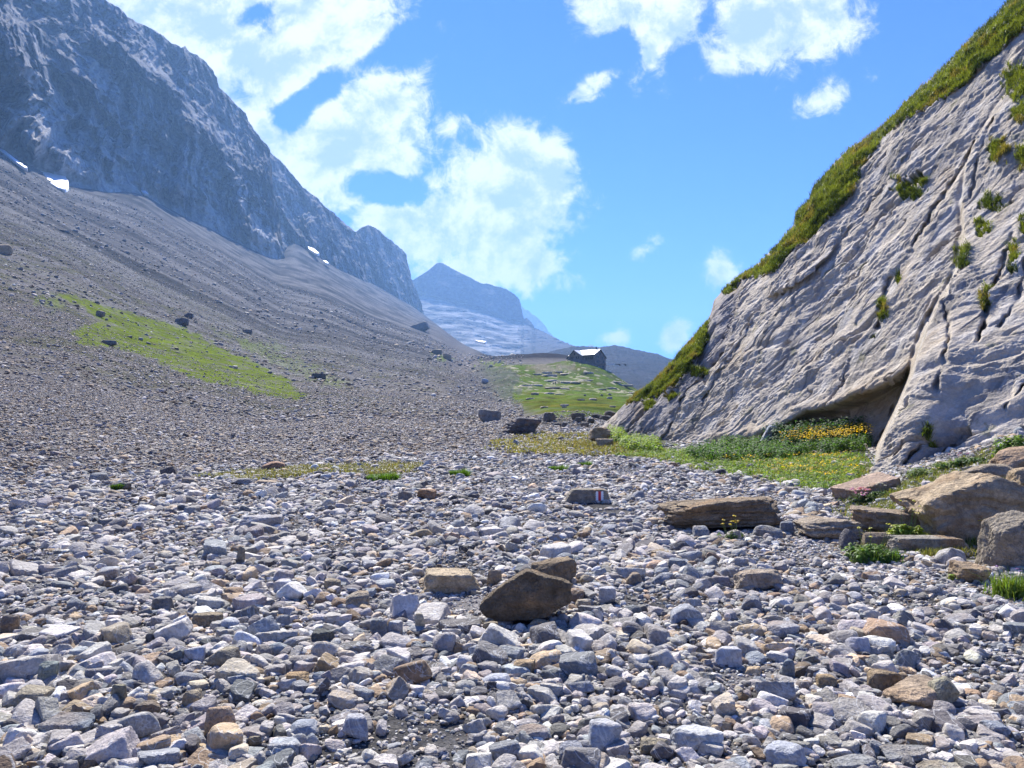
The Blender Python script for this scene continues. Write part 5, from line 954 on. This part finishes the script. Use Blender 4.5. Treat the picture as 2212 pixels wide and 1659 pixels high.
    t = MB(); t.poly([q(a, b, z) for a, b, z in ((.3, -.3, 18.5), (9.2, -2.6, 21), (19, -2.9, 23.6), (19, -.4, 23.6), (.3, .3, 18.5), (.3, -.3, 25.2), (9.2, -2.6, 26.9), (19, -2.9, 27.0), (19, -.4, 27.0), (.3, .3, 25.2))], [(0, 1, 6, 5), (1, 2, 7, 6), (2, 3, 8, 7), (5, 6, 7, 8, 9), (0, 5, 9, 4), (4, 9, 8, 3), (0, 4, 3, 2, 1)]); t.build('terrace_wall', M_wall, root)
    for (a, b) in ((5, 1.6), (7, 1.4)): MB().box(q(a, b, 30.95), (1.1, .9, .25), (tuple(n1), tuple(n2), (0, 0, 1))).build('skylight', M_dk, r1)
hut()
Yf = 462; x0 = (1228.5-UC)/F*Yf; zf = CH+Yf*(VH-780)/F
fp = empty('flagpole', (x0, Yf, zf-1)); tag(fp, 'thin flagpole with a small limp flag standing left of the hut', 'flagpole')
MB().tube([(0, 0, 0), (0, 0, 6.9)], [.09, .05], 6).build('pole', M_dk, fp); MB().poly([(.05, 0, 5.3), (.35, .1, 5.1), (.45, -.05, 4.0), (.08, .05, 3.8), (.05, .08, 5.3), (.35, .18, 5.1), (.45, .03, 4.0), (.08, .13, 3.8)], [(0, 1, 2, 3), (7, 6, 5, 4), (0, 4, 5, 1), (1, 5, 6, 2), (2, 6, 7, 3), (3, 7, 4, 0)]).build('flag', M_white, fp)
Yl = 452; zl = lambda v: CH+Yl*(VH-v)/F; xl = lambda u: (u-UC)/F*Yl
cable = MB().tube([(xl(1309.5), Yl, zl(785.5)), (xl(1345), Yl, zl(786.6)), (xl(1400), Yl, zl(787)), (xl(1480), Yl, zl(786))], .035, 4).build('cable', M_dk); tag(cable, 'thin cable running right from the hut toward the cliff', 'cable')
MB_ = MB().poly([(xl(1311), Yl-.1, zl(785.6)), (xl(1328), Yl-.1, zl(786.1)), (xl(1325.5), Yl-.2, zl(789)), (xl(1322), Yl-.1, zl(788.2)), (xl(1311), Yl-.15, zl(787.8)), (xl(1311), Yl+.1, zl(785.6)), (xl(1328), Yl+.1, zl(786.1)), (xl(1325.5), Yl, zl(789)), (xl(1322), Yl+.1, zl(788.2)), (xl(1311), Yl+.05, zl(787.8))], [(0, 1, 2, 3, 4), (9, 8, 7, 6, 5)]+[(i, i+5, (i+1) % 5+5, (i+1) % 5) for i in range(5)])
tag(MB_.build('hanging_sheet', M_white), 'white sheet hanging from the cable beside the hut', 'cloth')
for (a, b, lab) in ((1329, 1340, 'longer dark cloth hanging from the cable next to the white sheet'), (1347, 1352.5, 'short dark cloth hanging from the cable farther from the hut')):
    m_ = MB().poly([(xl(a), Yl-.08, zl(786.2)), (xl(b), Yl-.08, zl(786.6)), (xl(b), Yl-.12, zl(791)), (xl(b-1.6), Yl-.12, zl(790.5)), (xl(b-2.4), Yl-.08, zl(788)), (xl(a), Yl-.1, zl(787.6)), (xl(a), Yl+.08, zl(786.2)), (xl(b), Yl+.08, zl(786.6)), (xl(b), Yl+.04, zl(791)), (xl(b-1.6), Yl+.04, zl(790.5)), (xl(b-2.4), Yl+.08, zl(788)), (xl(a), Yl+.06, zl(787.6))], [(0, 1, 2, 3, 4, 5), (11, 10, 9, 8, 7, 6)]+[(i, i+6, (i+1) % 6+6, (i+1) % 6) for i in range(6)])
    tag(m_.build('hanging_cloth', M_cloth), lab, 'cloth')

# ---------------------------------------------------------------- two hikers on the knoll
def hiker(u, v, Y, lab, top, step=.28, lean=.06, poles=True):
    x0 = (u-UC)/F*Y; z0 = float(ground_z(np.array([x0]), np.array([Y]))[0])
    J = dict(pel=(0, 0, .95), sp=(0, -.02, 1.2), ch=(0, -.03-lean, 1.38), nk=(0, -.02-lean, 1.5), hd=(0, -.03-lean, 1.62), tp=(0, -.02-lean, 1.74),
             lh=(-.10, 0, .9), lk=(-.11, -.10*step*4, .5), la=(-.11, .0-step*.6, .08), lt=(-.11, -.16-step*.6, .04), rh=(.10, 0, .9), rk=(.11, .06, .5), ra=(.11, step, .1), rt=(.11, step-.14, .03),
             ls=(-.19, -.03-lean, 1.42), le=(-.25, .02, 1.16), lw=(-.22, -.2, 1.02), lf=(-.22, -.28, 1.0), rs=(.19, -.03-lean, 1.42), re=(.25, -.06, 1.16), rw=(.22, -.28, 1.08), rf=(.22, -.36, 1.06))
    rad = dict(pel=.15, sp=.14, ch=.16, nk=.06, hd=.10, tp=.07, lh=.10, lk=.065, la=.045, lt=.04, rh=.10, rk=.065, ra=.045, rt=.04, ls=.065, le=.045, lw=.032, lf=.035, rs=.065, re=.045, rw=.032, rf=.035)
    E = [('pel', 'sp'), ('sp', 'ch'), ('ch', 'nk'), ('nk', 'hd'), ('hd', 'tp'), ('pel', 'lh'), ('lh', 'lk'), ('lk', 'la'), ('la', 'lt'), ('pel', 'rh'), ('rh', 'rk'), ('rk', 'ra'), ('ra', 'rt'), ('ch', 'ls'), ('ls', 'le'), ('le', 'lw'), ('lw', 'lf'), ('ch', 'rs'), ('rs', 're'), ('re', 'rw'), ('rw', 'rf')]
    ks = list(J); me = bpy.data.meshes.new('person'); me.from_pydata([J[k] for k in ks], [(ks.index(a), ks.index(b)) for a, b in E], [])
    o = link('person', me, M_cloth); o.location = (x0, Y, z0+.05); md = o.modifiers.new('skin', 'SKIN'); ss_ = o.modifiers.new('sub', 'SUBSURF'); ss_.levels = 1; ss_.render_levels = 1
    for i, k in enumerate(ks): me.skin_vertices[0].data[i].radius = (rad[k], rad[k]); me.skin_vertices[0].data[i].use_root = (k == 'pel')
    tag(o, lab, 'person', 'hikers on the knoll')
    MB().box((0, .2-lean*.5, 1.28), (.3, .2, .46)).build('backpack', top, o)
try:
    hiker(1195, 838, 335, 'left of two tiny dark-clothed hikers walking on the meadow below the hut', mat_flat('dark blue pack', (.03, .04, .09)))
    hiker(1199.5, 839, 330, 'right of two tiny dark-clothed hikers walking on the meadow below the hut', mat_flat('black pack', (.02, .02, .02)), step=.18)
except Exception as e: print('HIKER', e)

# ---------------------------------------------------------------- air
hz = MB().box((0, 3500, 599), (9000, 14000, 1240)).build('haze', None); tag(hz, kind='stuff')
hm = bpy.data.materials.new('mountain air'); hm.use_nodes = True; nt = hm.node_tree; nt.nodes.clear(); out = nt.nodes.new('ShaderNodeOutputMaterial'); pv = nt.nodes.new('ShaderNodeVolumePrincipled')
pv.inputs['Color'].default_value = (.30, .56, 1, 1); pv.inputs['Density'].default_value = 0.00012; pv.inputs['Anisotropy'].default_value = .2; nt.links.new(pv.outputs[0], out.inputs['Volume']); hz.data.materials.append(hm)
hz.data.update()
